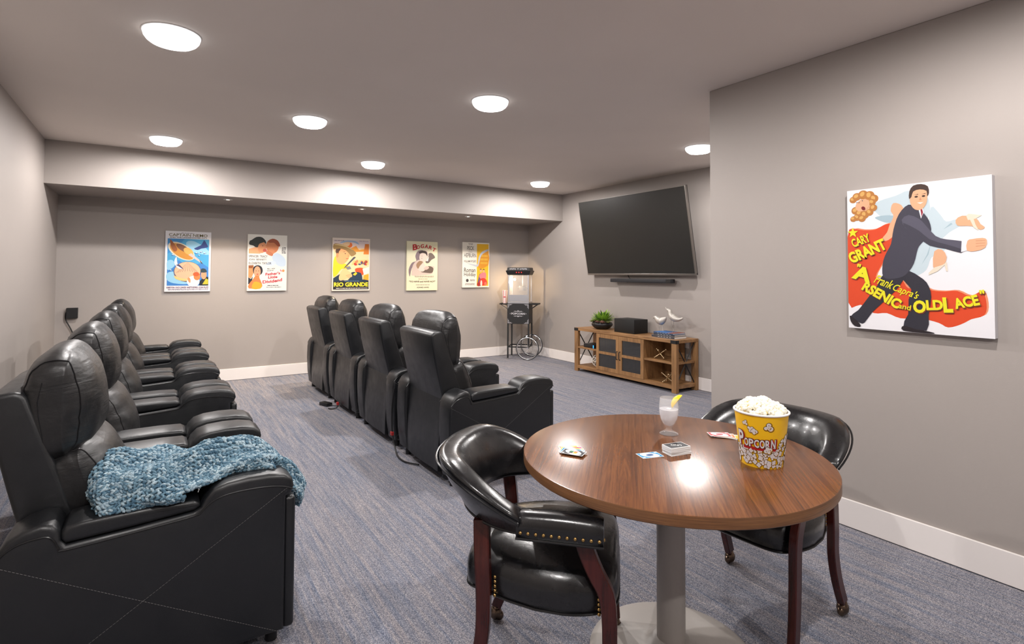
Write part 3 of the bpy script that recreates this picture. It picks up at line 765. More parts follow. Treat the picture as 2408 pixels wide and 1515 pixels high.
# --- pale romance drama poster
def art_romance(p):
    p.poly([(0, 0), (1, 0), (1, 1), (0, 1)], FLAT(240, 234, 200))
    p.poly([(.10, .28), (.06, .42), (.16, .56), (.30, .60), (.27, .70), (.36, .81), (.55, .80), (.50, .60), (.30, .52), (.16, .45)], FLAT(140, 120, 125), 3)
    p.poly([(.15, .34), (.2, .52), (.36, .62), (.52, .60), (.60, .50), (.88, .50), (.86, .40), (.80, .33), (.5, .31), (.2, .30)], FLAT(222, 200, 186), 3)
    p.poly([(.45, .38), (.62, .36), (.82, .36), (.86, .46), (.70, .50), (.55, .44)], FLAT(110, 92, 80), 3)
    p.poly([(.60, .58), (.68, .74), (.80, .77), (.92, .68), (.80, .63), (.70, .56)], FLAT(120, 105, 98), 3)
    p.ell(.55, .70, .14, .13, FLAT(236, 214, 200), -25); p.poly([(.38, .78), (.50, .815), (.64, .79), (.66, .70), (.60, .75), (.5, .765), (.42, .75)], FLAT(60, 44, 40), 3)
    p.poly([(.45, .70), (.50, .708), (.50, .70)], FLAT(60, 40, 40)); p.ell(.48, .655, .012, .006, FLAT(90, 50, 50)); p.poly([(.62, .60), (.72, .70), (.68, .60)], FLAT(245, 240, 235))
    p.ell(.47, .48, .13, .10, FLAT(238, 216, 202), 30); p.poly([(.30, .52), (.40, .60), (.52, .58), (.42, .50), (.36, .44)], FLAT(165, 130, 100), 3); p.poly([(.54, .45), (.66, .50), (.72, .46), (.62, .42)], FLAT(225, 190, 178), 3)
    for i in range(6):
        u = .18 + i * .132; v = (.82, .845, .865, .865, .845, .80)[i]; hh = (.12, .075, .08, .08, .075, .075)[i]
        p.text('BOGART'[i], u - .01, v, u + (.15 if i == 0 else .105), v + hh, FLAT(70, 40, 40), .03, .1, (10, 6, 2, -6, -14, -22)[i])
        p.text('BOGART'[i], u, v, u + (.14 if i == 0 else .10), v + hh, FLAT(205, 35, 40), .03, .1, (10, 6, 2, -6, -14, -22)[i])
    filler(p, .22, .265, .88, .30, 2, FLAT(160, 140, 130), 5); filler(p, .33, .222, .68, .24, 1, FLAT(190, 130, 110), 6)
    p.text('"TO HAVE and HAVE NOT"', .08, .165, .93, .198, FLAT(70, 40, 30), .03)
    filler(p, .28, .105, .75, .122, 1, FLAT(150, 110, 100), 7); p.text('HOWARD HAWKS', .33, .048, .72, .075, FLAT(60, 50, 45), .02)
# --- yellow holiday poster
def art_holiday(p):
    p.poly([(0, 0), (1, 0), (1, 1), (0, 1)], FLAT(242, 238, 228))
    p.poly([(.53, .03), (.97, .03), (.97, .97), (.53, .97)], FLAT(242, 190, 35)); p.poly([(.60, .42), (.97, .50), (.97, .80), (.72, .76), (.60, .6)], FLAT(222, 150, 40), 2)
    for i in range(5):
        for j in range(3): p.poly([(.68 + i * .055, .52 + j * .08), (.705 + i * .055, .525 + j * .08), (.705 + i * .055, .57 + j * .08), (.68 + i * .055, .565 + j * .08)], FLAT(250, 205, 80))
    p.poly([(.10, .55), (.5, .50), (.57, .56), (.60, .68), (.72, .80), (.95, .86), (.95, .82), (.75, .75), (.66, .66), (.60, .50), (.50, .46)], FLAT(200, 205, 215), 2)
    G = FLAT(70, 62, 60)
    p.text('PECK', .17, .825, .42, .915, G, .005); p.text('HEPBURN', .06, .665, .50, .755, G, .005); p.text("WILLIAM WYLER'S", .05, .555, .50, .605, G, .005)
    p.text('Roman', .06, .335, .48, .435, G, .008); p.text('Holiday', .06, .225, .49, .330, G, .008)
    filler(p, .2, .945, .38, .975, 2, FLAT(110, 100, 100), 3); filler(p, .2, .775, .36, .79, 1, FLAT(110, 100, 100), 4); filler(p, .25, .14, .46, .18, 2, FLAT(100, 90, 90), 5); filler(p, .07, .05, .45, .10, 3, FLAT(150, 140, 140), 6)
    p.ell(.18, .155, .05, .035, FLAT(70, 65, 70))
    p.poly([(.55, .04), (.60, .22), (.64, .30), (.74, .30), (.76, .12), (.70, .04)], FLAT(110, 80, 120), 2); p.poly([(.62, .26), (.72, .33), (.86, .33), (.88, .22), (.78, .16), (.66, .2)], FLAT(230, 130, 140), 2)
    p.ell(.68, .375, .045, .042, FLAT(240, 180, 130)); p.ell(.79, .37, .045, .042, FLAT(240, 180, 130)); p.poly([(.63, .39), (.68, .42), (.72, .395), (.68, .40)], FLAT(70, 45, 40), 2); p.poly([(.74, .385), (.79, .415), (.84, .385), (.79, .395)], FLAT(60, 40, 35), 2)
    p.poly([(.66, .05), (.62, .13), (.70, .20), (.84, .20), (.92, .13), (.9, .05)], FLAT(214, 50, 40), 2); p.ell(.60, .07, .06, .045, FLAT(170, 40, 40)); p.ell(.86, .08, .05, .04, FLAT(240, 110, 90)); p.ell(.70, .09, .035, .07, FLAT(240, 225, 215))
zb = 1.155
ypl = YB
poster('movie_poster', 'small canvas poster of a yellow submarine craft in blue sea, leftmost on the back wall', (.115, ypl, 1.175), 0, .500, .762, .03, WH, art_sea)
poster('movie_poster', 'small cream canvas poster with two touching heads and a woman in orange', (1.043, ypl, 1.174), 0, .496, .761, .03, FLAT(236, 232, 224), art_family)
poster('movie_poster', 'small canvas poster of a cowboy holding a revolver, yellow title on black', (2.157, ypl, 1.157), 0, .558, .777, .03, FLAT(232, 218, 205), art_western)
poster('movie_poster', 'small pale yellow canvas poster with a red arched title and a sketched couple', (3.305, ypl, 1.150), 0, .528, .778, .03, FLAT(238, 232, 200), art_romance)
poster('movie_poster', 'small white and yellow canvas poster with scooter riders, nearest the popcorn cart', (4.290, ypl, 1.188), 0, .520, .760, .03, FLAT(240, 236, 226), art_holiday)

# --- large poster on the near right wall
def art_big(p):
    p.poly([(0, 0), (1, 0), (1, 1), (0, 1)], FLAT(246, 244, 248))
    OR = FLAT(226, 72, 26); O2 = FLAT(240, 150, 110)
    lp = [(0.0, .66), (.0, .18), (.10, .17), (.20, .115), (.30, .12), (.40, .09), (.55, .095), (.66, .075), (.72, .05), (.80, .075), (.86, .11), (.94, .14), (.955, .21), (.93, .285), (.86, .255), (.78, .285), (.70, .28), (.62, .285), (.55, .31), (.46, .295), (.42, .345), (.38, .365), (.28, .35), (.22, .37), (.27, .46), (.32, .55), (.40, .60), (.42, .70), (.32, .74), (.22, .705), (.13, .705), (.05, .715)]
    p.poly([(u + (.012 if u > .02 else 0), v + .006) for u, v in lp], O2, 3); p.poly(lp, OR, 3)
    SK = FLAT(236, 180, 140); SK2 = FLAT(214, 146, 108); SU = FLAT(62, 60, 74); SU2 = FLAT(40, 38, 50); SU3 = FLAT(86, 84, 100)
    BL = FLAT(205, 222, 230); BL2 = FLAT(172, 196, 208)
    # carried figure: generic pale dress, fair curls
    p.poly([(.20, .865), (.26, .905), (.38, .93), (.47, .955), (.52, .90), (.60, .90), (.615, .80), (.58, .74), (.50, .78), (.42, .80), (.34, .80), (.28, .785)], BL, 3)
    p.poly([(.30, .80), (.38, .79), (.40, .76), (.33, .745), (.27, .76), (.22, .79)], BL2, 3)
    p.poly([(.62, .83), (.68, .78), (.72, .73), (.79, .74), (.81, .70), (.74, .66), (.66, .60), (.60, .62)], BL, 3)
    p.poly([(.55, .64), (.66, .62), (.72, .58), (.69, .53), (.62, .50), (.585, .42), (.52, .38), (.42, .35), (.44, .43), (.50, .56)], BL, 3)
    for q in ([(.46, .44), (.50, .50), (.52, .57), (.50, .50)], [(.55, .45), (.60, .52), (.62, .60), (.59, .52)], [(.70, .68), (.76, .71), (.75, .72)]): p.poly(q, BL2)
    p.poly([(.34, .83), (.36, .88), (.42, .86), (.44, .80), (.42, .74), (.36, .655), (.30, .62), (.275, .64), (.31, .68), (.33, .73), (.36, .79)], SK, 3)
    p.ell(.145, .885, .062, .060, SK, -55); p.ell(.135, .862, .020, .013, FLAT(120, 20, 25), -50); p.ell(.135, .862, .012, .006, FLAT(240, 225, 220), -50)
    for u, v in ((.085, .905), (.115, .918)): p.ell(u, v, .010, .006, FLAT(60, 90, 110), -40)
    HR = FLAT(190, 125, 60); HL = FLAT(226, 176, 100)
    for i, (u, v, r_) in enumerate(((.05, .93, .03), (.08, .95, .035), (.13, .96, .04), (.18, .95, .04), (.215, .925, .035), (.20, .90, .03), (.055, .89, .03), (.07, .85, .035), (.10, .83, .035), (.14, .815, .035), (.18, .83, .03), (.08, .80, .03), (.05, .79, .025), (.12, .79, .03), (.21, .86, .03))):
        if i in (6,): continue
        p.ell(u, v, r_, r_ * .8, HR); p.ell(u - .006, v + .006, r_ * .55, r_ * .35, HL, 30 * i)
    p.ell(.125, .885, .048, .050, SK, -55); p.ell(.132, .862, .019, .012, FLAT(120, 20, 25), -50); p.poly([(.09, .905), (.105, .912), (.10, .902)], FLAT(50, 60, 80)); p.poly([(.118, .918), (.13, .922), (.127, .912)], FLAT(50, 60, 80))
    # lower legs and cream shoes
    p.poly([(.78, .735), (.82, .76), (.90, .745), (.93, .70), (.955, .68), (.93, .665), (.88, .69), (.83, .695), (.79, .70)], SK, 2); p.poly([(.845, .76), (.86, .77), (.94, .755), (.90, .735), (.855, .73)], FLAT(238, 226, 205), 0); p.poly([(.86, .75), (.89, .68), (.92, .66), (.90, .70), (.885, .75)], FLAT(238, 226, 205))
    p.poly([(.64, .54), (.69, .55), (.72, .50), (.70, .45), (.66, .42), (.63, .44)], SK, 2); p.poly([(.60, .40), (.64, .435), (.69, .45), (.72, .47), (.725, .41), (.715, .41), (.705, .45), (.66, .41), (.60, .385)], FLAT(238, 226, 205))
    # striding figure in a dark suit
    p.poly([(.29, .40), (.24, .32), (.17, .235), (.08, .13), (.02, .085), (.09, .04), (.13, .045), (.19, .12), (.27, .19), (.36, .27), (.42, .345), (.44, .42)], SU2, 2)
    p.poly([(.40, .38), (.48, .29), (.46, .22), (.455, .12), (.42, .035), (.58, .02), (.595, .12), (.615, .24), (.60, .31), (.56, .36), (.45, .42)], SU2, 2)
    p.poly([(.47, .86), (.40, .80), (.36, .70), (.34, .60), (.30, .53), (.275, .46), (.28, .37), (.36, .36), (.44, .385), (.50, .46), (.53, .56), (.56, .60), (.62, .66), (.61, .74), (.57, .80), (.545, .83)], SU, 3)
    p.poly([(.42, .76), (.45, .70), (.52, .65), (.60, .585), (.70, .565), (.80, .53), (.815, .58), (.815, .60), (.72, .615), (.65, .64), (.58, .72), (.54, .76), (.47, .79)], SU3, 2)
    p.poly([(.43, .74), (.46, .69), (.53, .64), (.61, .578), (.71, .555), (.81, .525), (.812, .55), (.71, .585), (.61, .62), (.54, .68)], SU, 2)
    p.poly([(.81, .53), (.85, .54), (.85, .59), (.815, .60)], FLAT(240, 240, 245)); p.poly([(.845, .54), (.90, .535), (.955, .555), (.965, .60), (.94, .615), (.88, .61), (.85, .60)], SK, 2)
    for i in range(3): p.poly([(.90, .60 - i * .017), (.955, .60 - i * .015), (.955, .597 - i * .015), (.90, .596 - i * .017)], SK2)
    p.poly([(.54, .82), (.555, .76), (.575, .80), (.565, .84)], FLAT(245, 245, 250)); p.poly([(.552, .82), (.560, .77), (.570, .80), (.562, .83)], FLAT(150, 30, 50))
    p.ell(.54, .895, .060, .078, SK); p.poly([(.485, .90), (.50, .84), (.54, .825), (.58, .84), (.60, .90), (.60, .95), (.49, .95)], SK, 3)
    p.poly([(.475, .90), (.478, .95), (.505, .985), (.56, .99), (.605, .97), (.612, .925), (.598, .905), (.596, .94), (.55, .955), (.505, .945), (.492, .91)], FLAT(66, 46, 38), 2)
    for u in (.525, .575): p.ell(u, .908, .012, .006, FLAT(60, 40, 30)); p.poly([(u - .016, .922), (u + .014, .926), (u + .014, .921)], FLAT(66, 46, 38))
    p.poly([(.552, .905), (.562, .882), (.545, .882)], SK2); p.poly([(.53, .868), (.575, .868), (.553, .858)], FLAT(245, 240, 236))
    p.poly([(.01, .085), (.03, .08), (.09, .035), (.095, .012), (.05, .015), (.02, .045)], FLAT(30, 18, 24), 2); p.poly([(.41, .035), (.44, .04), (.50, .025), (.60, .015), (.635, .005), (.56, .002), (.42, .008)], FLAT(30, 18, 24), 2)
    # lettering
    Y = FLAT(240, 232, 30); SH = FLAT(110, 40, 20)
    p.poly([(.045 + .045 * math.cos(R(90 + 36 * i)) * (1 if i % 2 == 0 else .42), .69 + .038 * math.sin(R(90 + 36 * i)) * (1 if i % 2 == 0 else .42)) for i in range(10)], Y)
    def tx(s_, u0, v0, u1, v1, rot=0, bold=.03, sh=True, curve=0, shear=0, grow=0):
        if sh: p.text(s_, u0 + .006, v0 - .007, u1 + .006, v1 - .007, SH, bold, shear, rot, curve, 0, grow)
        p.text(s_, u0, v0, u1, v1, Y, bold, shear, rot, curve, 0, grow)
    def cx_(s_, cu, cv, w_, h_, rot=0, bold=.03, sh=True, shear=0): tx(s_, cu - w_ / 2, cv - h_ / 2, cu + w_ / 2, cv + h_ / 2, rot, bold, sh, 0, shear)
    cx_('CARY', .107, .632, .15, .062, 20); cx_('GRANT', .155, .553, .31, .082, 24, .045)
    cx_('"', .092, .452, .03, .024, -12, .03); cx_('A', .118, .392, .155, .100, -16, .05)
    cx_('RSENIC', .262, .245, .315, .070, -30, .045); cx_('and', .432, .170, .088, .036, -10, .015)
    cx_('O', .535, .175, .088, .085, -4, .05); cx_('LD', .635, .190, .11, .066, 4, .045)
    cx_('L', .722, .194, .062, .098, 4, .05); cx_('ACE', .835, .218, .155, .068, 15, .045); cx_('"', .930, .283, .03, .024, 8, .03)
    cx_("Frank", .285, .336, .145, .062, -24, .012, False, .25); cx_("Capra's", .440, .268, .190, .064, -22, .012, False, .25)
poster('movie_poster', 'large white canvas poster of a striding suited figure over an orange splash', (XR, 1.506, 1.128), R(-90), .636, .770, .04, WH, art_big)

# ------------------------------------------------------------------ television
tv = thing('television', 'large flat television tilted forward on the far right wall', 'television', (5.53, 5.27, 1.413))
tilt = math.atan2(.20, 1.092)
TVW, TVH = 1.965, 1.110
Mt = Matrix.Rotation(-tilt, 3, 'Y')
def tvpt(y, z, dx=0): return Mt @ Vector((dx, y, z))
d = MB()
d.box((0.0, -TVW / 2, 0), (.045, TVW / 2, TVH), None, .004, 2)
for v in d.bm.verts: v.co = Mt @ v.co
d.build('housing', BLACK, tv)
d = MB()
d.box((-.004, -TVW / 2 + .010, .022), (.002, TVW / 2 - .010, TVH - .010), None)
for v in d.bm.verts: v.co = Mt @ v.co
SCR = plain('tv_screen', (0.010, 0.010, 0.009, 1), 0.38, spec=0.5)
d.build('screen', SCR, tv, smooth=False)
d = MB()
for lo, hi in (((-.007, -TVW / 2 - .002, -.002), (.02, TVW / 2 + .002, .022)), ((-.007, -TVW / 2 - .003, .022), (.030, -TVW / 2 + .010, TVH)), ((-.007, TVW / 2 - .010, .022), (.02, TVW / 2 + .003, TVH)), ((-.007, -TVW / 2, TVH - .010), (.02, TVW / 2, TVH + .002))):
    d.box(lo, hi, None, .0015, 1)
for v in d.bm.verts: v.co = Mt @ v.co
BEZ = plain('tv_bezel', (0.30, 0.285, 0.27, 1), 0.3, 1.0)
d.build('bezel', BEZ, tv)
d = MB(); d.box((.10, -.25, .35), (.119, .25, .75), None, .003); d.box((-.02, -.12, .46), (.10, -.08, .60)); d.box((-.02, .08, .46), (.10, .12, .60)); d.build('wall_bracket', BLACK, tv)
d = MB(); d.tube(catmull([Vector(p_) for p_ in ((.06, .24, .03), (.05, .20, -.01), (.03, .16, -.04), (.02, .12, -.06), (.03, .1, -.07))], 4, False), .006); d.build('cable', BLACK, tv)
sb = thing('soundbar', 'slim black soundbar mounted below the television', 'soundbar', (5.56, 5.215, 1.335))
d = MB(); d.box((-.045, -.55, -.026), (.045, .55, .026), None, .008, 2); d.build('body', plain('soundbar_cloth', (.016, .016, .019, 1), .6), sb)
d = MB(); d.box((-.047, -.545, -.022), (-.044, -.47, .022), None); d.build('end_cap', BLACK, sb, smooth=False)
d = MB(); d.box((.03, -.30, -.03), (.089, .30, -.022), None); d.build('wall_bracket', BLACK, sb, smooth=False)

# ------------------------------------------------------------------ media console
CX, CY0, CY1, CZ = 5.22, 4.335, 6.210, 0.632
CD = .415
con = thing('media_console', 'rustic oak media console with glass doors and black X braces under the television', 'console', (CX, CY0, 0))
CL = CY1 - CY0
d = MB(); d.box((0, 0, CZ - .038), (CD, CL, CZ), None, .002, 1); d.build('top', OAK, con, smooth=False)
for y in (0, CL - .075):
    for x in (0, CD - .05):
        d = MB(); d.box((x + .001, y + .001, 0), (x + .049, y + .074, CZ - .038), None, .002, 1); d.build('leg', OAKV, con, smooth=False)
d = MB(); d.box((.004, .02, .045), (CD - .004, CL - .02, .085)); d.build('bottom_shelf', OAK, con, smooth=False)
yA, yB = .512, 1.398                      # cabinet between the open bays
for y in (yA, yB - .02):
    d = MB(); d.box((.006, y, .085), (CD - .01, y + .02, CZ - .038)); d.build('divider', OAKV, con, smooth=False)
for a, b_ in ((.02, yA), (yB, CL - .02)):
    d = MB(); d.box((.006, a, .338), (CD - .01, b_, .361)); d.build('middle_shelf', OAK, con, smooth=False)
d = MB(); d.box((CD - .018, yA, .085), (CD - .010, yB, CZ - .038)); d.build('back_panel', OAKV, con, smooth=False)
d = MB(); d.box((CD - .018, .20, .085), (CD - .010, yA, CZ - .038)); d.build('back_panel', OAKV, con, smooth=False)
d = MB(); d.box((.03, yA + .02, .338), (CD - .02, yB - .02, .355)); d.build('inner_shelf', OAK, con, smooth=False)
d = MB(); d.box((.10, yA + .06, .356), (.36, yA + .42, .43), None, .004); d.build('inner_device', BLACK, con)
DGL = plain('smoked_glass', (.05, .052, .055, 1), .10, spec=.8, alpha=.50)
ym = (yA + yB) / 2
for k, (a, b_) in enumerate(((yA + .002, ym - .002), (ym + .002, yB - .002))):
    fr = MB(); x0, x1 = -.004, .016; z0, z1 = .088, CZ - .042; s_ = .052
    fr.box((x0, a, z0), (x1, b_, z0 + s_)); fr.box((x0, a, z1 - s_), (x1, b_, z1)); fr.box((x0, a, z0 + s_), (x1, a + s_, z1 - s_)); fr.box((x0, b_ - s_, z0 + s_), (x1, b_, z1 - s_)); fr.box((x0 + .002, a + s_, .315), (x1, b_ - s_, .350))
    dr = fr.build('door', OAKV, con, smooth=False)
    g = MB(); g.box((.006, a + s_ - .002, z0 + s_ - .002), (.009, b_ - s_ + .002, z1 - s_ + .002)); g.build('glass_pane', DGL, dr, smooth=False)
    hy = b_ - .024 if k == 0 else a + .024
    g = MB(); g.tube(catmull([Vector(q) for q in ((-.004, hy, .275), (-.026, hy, .285), (-.028, hy, .33), (-.026, hy, .375), (-.004, hy, .385))], 4, False), .0055); g.build('handle', IRON, dr)
for y in (.035, CL - .035):
    for a, b_ in (((.045, .095), (CD - .045, CZ - .05)), ((.045, CZ - .05), (CD - .045, .095))):
        d = MB(); d.tube([(a[0], y, a[1]), (b_[0], y, b_[1])], .009, None, 4); d.build('cross_brace', IRON, con, ang=20)
for y0_, y1_ in ((-.002, .085), (CL - .085, CL + .002)):
    d = MB(); d.box((-.002, y0_, CZ - .042), (.0015, y1_, CZ - .001)); ye = y0_ if y0_ < 0 else y1_ - .0035
    d.box((-.002, ye, CZ - .042), (.05, ye + .0035, CZ - .001)); d.build('corner_bracket', IRON, con, smooth=False)
# things on and in the console
t = thing('potted_succulent', 'green spiky succulents in a black bowl on the left of the media console', 'plant', (5.42, 5.83, CZ))
d = MB(); d.lathe([(0, 0), (.075, 0), (.115, .018), (.150, .055), (.152, .075), (.138, .095), (.128, .10), (.122, .095), (.12, .085), (0, .085)], None, 40); d.build('bowl', BLACK, t, ang=60)
d = MB(); d.lathe([(0, .092), (.122, .086)], None, 24); d.build('soil', plain('soil', (.02, .014, .01, 1), .95), t)
LG = [plain('leaf_green', (.24, .42, .045, 1), .5), plain('leaf_dark', (.05, .13, .02, 1), .5), plain('leaf_pale', (.30, .34, .14, 1), .5), plain('leaf_pink', (.36, .20, .16, 1), .5)]
rnd = random.Random(11)
def leaf(mb, base, dirn, L, w_, m):
    dirn = dirn.normalized(); side = dirn.cross(Vector((0, 0, 1)))
    if side.length < .1: side = Vector((1, 0, 0))
    side.normalize(); nn = side.cross(dirn); rings = []
    for i in range(6):
        f = i / 5; wd = w_ * (math.sin(PI * (f * .75 + .2)) ** .8) * (1 if i < 5 else .05); c = base + dirn * L * f + nn * (-.12 * L * f * f)
        rings.append([c + side * wd, c - nn * wd * .35, c - side * wd, c + nn * wd * .15])
    mb.rings(rings, m)
for (cx, cy, n_, L, tilt_, mm, nm) in ((.0, -.03, 90, .185, 1.0, 0, 'agave'), (.02, .06, 50, .165, 1.0, 0, 'agave')):
    d = MB()
    for i in range(n_):
        a = i * 2.4; e = .25 + tilt_ * (1 - i / n_)
        v = Vector((math.cos(a) * math.sin(e), math.sin(a) * math.sin(e), math.cos(e)))
        leaf(d, Vector((cx, cy, .095)) + v * .01, v, L * (.75 + .35 * rnd.random()), .015, LG[0] if i % 5 else LG[1])
    d.build(nm, None, t, ang=60)
for (cx, cy, sc, mm) in ((-.09, .11, .055, 2), (-.10, -.02, .05, 3), (-.09, -.10, .055, 3), (-.01, -.13, .05, 2), (-.05, .06, .05, 3), (-.02, .15, .06, 2)):
    d = MB()
    for i in range(22):
        a = i * 2.4; e = .1 + 1.35 * (i / 22) ** .7; v = Vector((math.cos(a) * math.sin(e), math.sin(a) * math.sin(e), math.cos(e)))
        leaf(d, Vector((cx, cy, .098)), v, sc * 1.25 * (.5 + .5 * i / 22), .012, LG[mm])
    d.build('rosette', None, t, ang=60)
t = thing('subwoofer_box', 'plain matte black box on top of the media console', 'box', (5.43, 5.275, CZ))
d = MB(); d.box((-.13, -.185, 0), (.13, .185, .185), None, .004, 2); d.build('cabinet', plain('matte_black', (.006, .006, .006, 1), .6), t)
# books
bz = CZ
for (x0, x1, y0_, y1_, h_, cov, nm, lb, rt) in (
    (5.30, 5.53, 4.43, 4.79, .030, (150, 148, 150), 'book', 'grey covered book, lowest of the stack on the media console', 0),
    (5.305, 5.525, 4.44, 4.76, .020, (60, 62, 70), 'book', 'dark book with a blue cover in the middle of the stack on the console', 2),
    (5.31, 5.53, 4.45, 4.77, .016, (58, 120, 190), 'book', 'blue covered book on top of the stack under the bird figurines', -3)):
    cxx, cyy = (x0 + x1) / 2, (y0_ + y1_) / 2
    t = thing(nm, lb, 'book', (cxx, cyy, bz), R(rt), None); a, b2 = (x1 - x0) / 2, (y1_ - y0_) / 2
    d = MB(); d.box((-a + .003, -b2 + .004, .0025), (a - .004, b2 - .004, h_ - .0025)); d.build('pages', PAPER, t, smooth=False)
    d = MB(); m_ = FLAT(*cov); d.box((-a, -b2, 0), (a, b2, .0025), m_); d.box((-a, -b2, h_ - .0025), (a, b2, h_), m_); d.box((-a, -b2, .0025), (-a + .003, b2, h_ - .0025), FLAT(70, 70, 78) if cov[0] > 100 or cov[2] > 150 else m_)
    if 'blue' in lb and 'top' in lb: d.box((-a + .0, -b2, h_), (a, -b2 + .10, h_ + .0006), FLAT(160, 90, 60))
    for q in range(5): d.box((-a - .0003, -b2 + .05 + q * .045, h_ * .35), (-a, -b2 + .078 + q * .045, h_ * .6), FLAT(190, 190, 190))
    d.build('cover', m_, t, smooth=False); bz += h_ + .0004
# bird figurines
SILV = plain('tarnished_silver', (.52, .49, .45, 1), .5, .55)
def bird(label, pts, rad, legs, beak):
    o = pts[0]; t = thing('bird_figurine', label, 'figurine', (5.42, 0, 0), 0, 'shorebird figurines on the stacked books')
    t.location = (5.42, legs[0][1][0], legs[0][1][1]); off = Vector((5.42, legs[0][1][0], legs[0][1][1]))
    P = catmull([Vector((5.42, a, b_)) - off for a, b_ in pts], 5, False); K = len(P) - 1
    rr = []
    for i in range(len(P)):
        f = i / K * (len(rad) - 1); j = min(int(f), len(rad) - 2); rr.append(rad[j] + (rad[j + 1] - rad[j]) * (f - j))
    d = MB(); d.tube(P, rr, None, 14); d.build('body', SILV, t, ang=70)
    d = MB(); B_ = [Vector((5.42, a, b_)) - off for a, b_ in beak]; d.tube(B_, [.007, .0045, .001], None, 8); d.build('beak', SILV, t)
    for k, (a, b_) in enumerate(legs):
        sx = .012 * (1 if k else -1)
        d = MB(); d.tube([Vector((sx + 5.42, a[0], a[1])) - off if False else Vector((sx, a[0] - off.y, a[1] - off.z)), Vector((sx, (a[0] + b_[0]) / 2 - off.y + .004, (a[1] + b_[1]) / 2 - off.z)), Vector((sx * .8, b_[0] - off.y, b_[1] - off.z + .001))], .0024, None, 6); d.build('leg', STEEL, t)
    return t
bt = bz + .0
bird('silver shorebird figurine facing left, lower of the two on the books', [(4.862, .858), (4.845, .866), (4.815, .862), (4.775, .835), (4.735, .828), (4.695, .850), (4.665, .872), (4.655, .878)],
     [.006, .020, .030, .046, .050, .036, .016, .008], [((4.775), .80), ((4.745), .80)] and [((4.765, .795), (4.752, bt)), ((4.735, .79), (4.715, bt))], [(4.862, .858), (4.880, .853), (4.899, .850)])
bird('silver shorebird figurine with raised beak, taller of the two on the books', [(4.645, .975), (4.628, .975), (4.600, .962), (4.590, .925), (4.555, .892), (4.51, .872), (4.45, .868), (4.395, .888)],
     [.008, .022, .026, .030, .044, .038, .020, .010], [((4.568, .86), (4.545, bt)), ((4.548, .858), (4.535, bt))], [(4.648, .980), (4.660, .995), (4.672, 1.012)])
# router, woven ball, jacks
t = thing('router', 'black router with a blue light on the left shelf of the console', 'router', (5.34, 5.90, .3612), 0)
d = MB(); d.box((-.10, -.10, 0), (.10, .13, .055), None, .010, 2); d.build('case', BLACK, t)
d = MB(); d.box((-.1012, -.090, .006), (-.0995, -.075, .046)); d.build('status_light', plain('blue_led', (.02, .2, .8, 1), .4, emit=(.03, .35, 1, 1), estr=2.0), t, smooth=False)
t = thing('woven_ball', 'white woven ball on the lower left shelf of the console', 'ornament', (5.38, 5.87, .0852 + .088))
d = MB()
for i in range(9): d.torus((0, 0, 0), .078 + .006 * (i % 2), .0075, None, 30, 5, (i * .9, i * 1.7, i * .5))
d.build('ball', plain('whitewashed_rattan', (.62, .58, .52, 1), .6), t)
def jack(label, loc, rot, s_=.085):
    t = thing('jack_ornament', label, 'ornament', loc, 0, 'gold jack ornaments on the console shelves'); t.rotation_euler = rot
    d = MB()
    for ax in range(3):
        v = Vector([1 if i == ax else 0 for i in range(3)])
        d.tube([-v * s_, -v * .02, v * .02, v * s_], [.0065, .0085, .0085, .0065], None, 10)
        for q in (-1, 1):
            d.ball(v * s_ * q, .014 if ax != 1 else .011, None, 12)
    d.build('jack', GOLD, t, ang=60); return t
jack('gold jack ornament on the upper right shelf of the console', (5.36, 4.70, .3612 + .0625), (R(45), R(35.26), R(20)))
jack('gold jack ornament on the lower right shelf of the console', (5.33, 4.56, .0852 + .0625), (R(45), R(35.26), R(50)))
# wall outlet behind the console
t = thing('wall_outlet', 'white wall outlet behind the right end of the console', 'outlet', (XT, 4.52, .55))
d = MB(); d.box((-.006, -.036, -.058), (0, .036, .058), None, .002, 1); d.build('cover_plate', WHITE, t)
for z in (-.02, .02):
    d = MB(); d.box((-.009, -.017, z - .014), (-.0055, .017, z + .014), None, .002, 1); d.build('socket', PAPER, t)

# ------------------------------------------------------------------ popcorn cart
pc = thing('popcorn_machine', 'black popcorn machine on a two-wheeled cart in the far corner', 'popcorn machine', (4.94, 7.61, 0), R(-45))
PW, PD = .372, .352
RED = plain('red_button', (.6, .02, .02, 1), .4, emit=(1, .05, .04, 1), estr=.6)
for x, y in ((.012, .012), (.012, PD - .012)):
    d = MB(); d.box((x - .011, y - .011, .018), (x + .011, y + .011, .60)); l_ = d.build('leg', IRON, pc, smooth=False)
    d = MB(); d.cyl((x, y, 0), (x, y, .018), .016, None, 14); d.build('foot', STEEL, l_)
for x, y in ((PW - .012, .012), (PW - .012, PD - .012)):
    d = MB(); d.box((x - .011, y - .011, .18), (x + .011, y + .011, .60)); d.build('leg', IRON, pc, smooth=False)
for y in (.012, PD - .012):
    d = MB(); d.box((.02, y - .009, .195), (PW - .02, y + .009, .213)); d.build('rail', IRON, pc, smooth=False)
for x in (.012, PW - .012):
    d = MB(); d.box((x - .009, .02, .195), (x + .009, PD - .02, .213)); d.build('rail', IRON, pc, smooth=False)
d = MB(); d.cyl((PW - .02, -.045, .193), (PW - .02, PD + .045, .193), .007, None, 10); d.build('axle', STEEL, pc)
TYRE = plain('black_rubber', (.01, .01, .01, 1), .6)
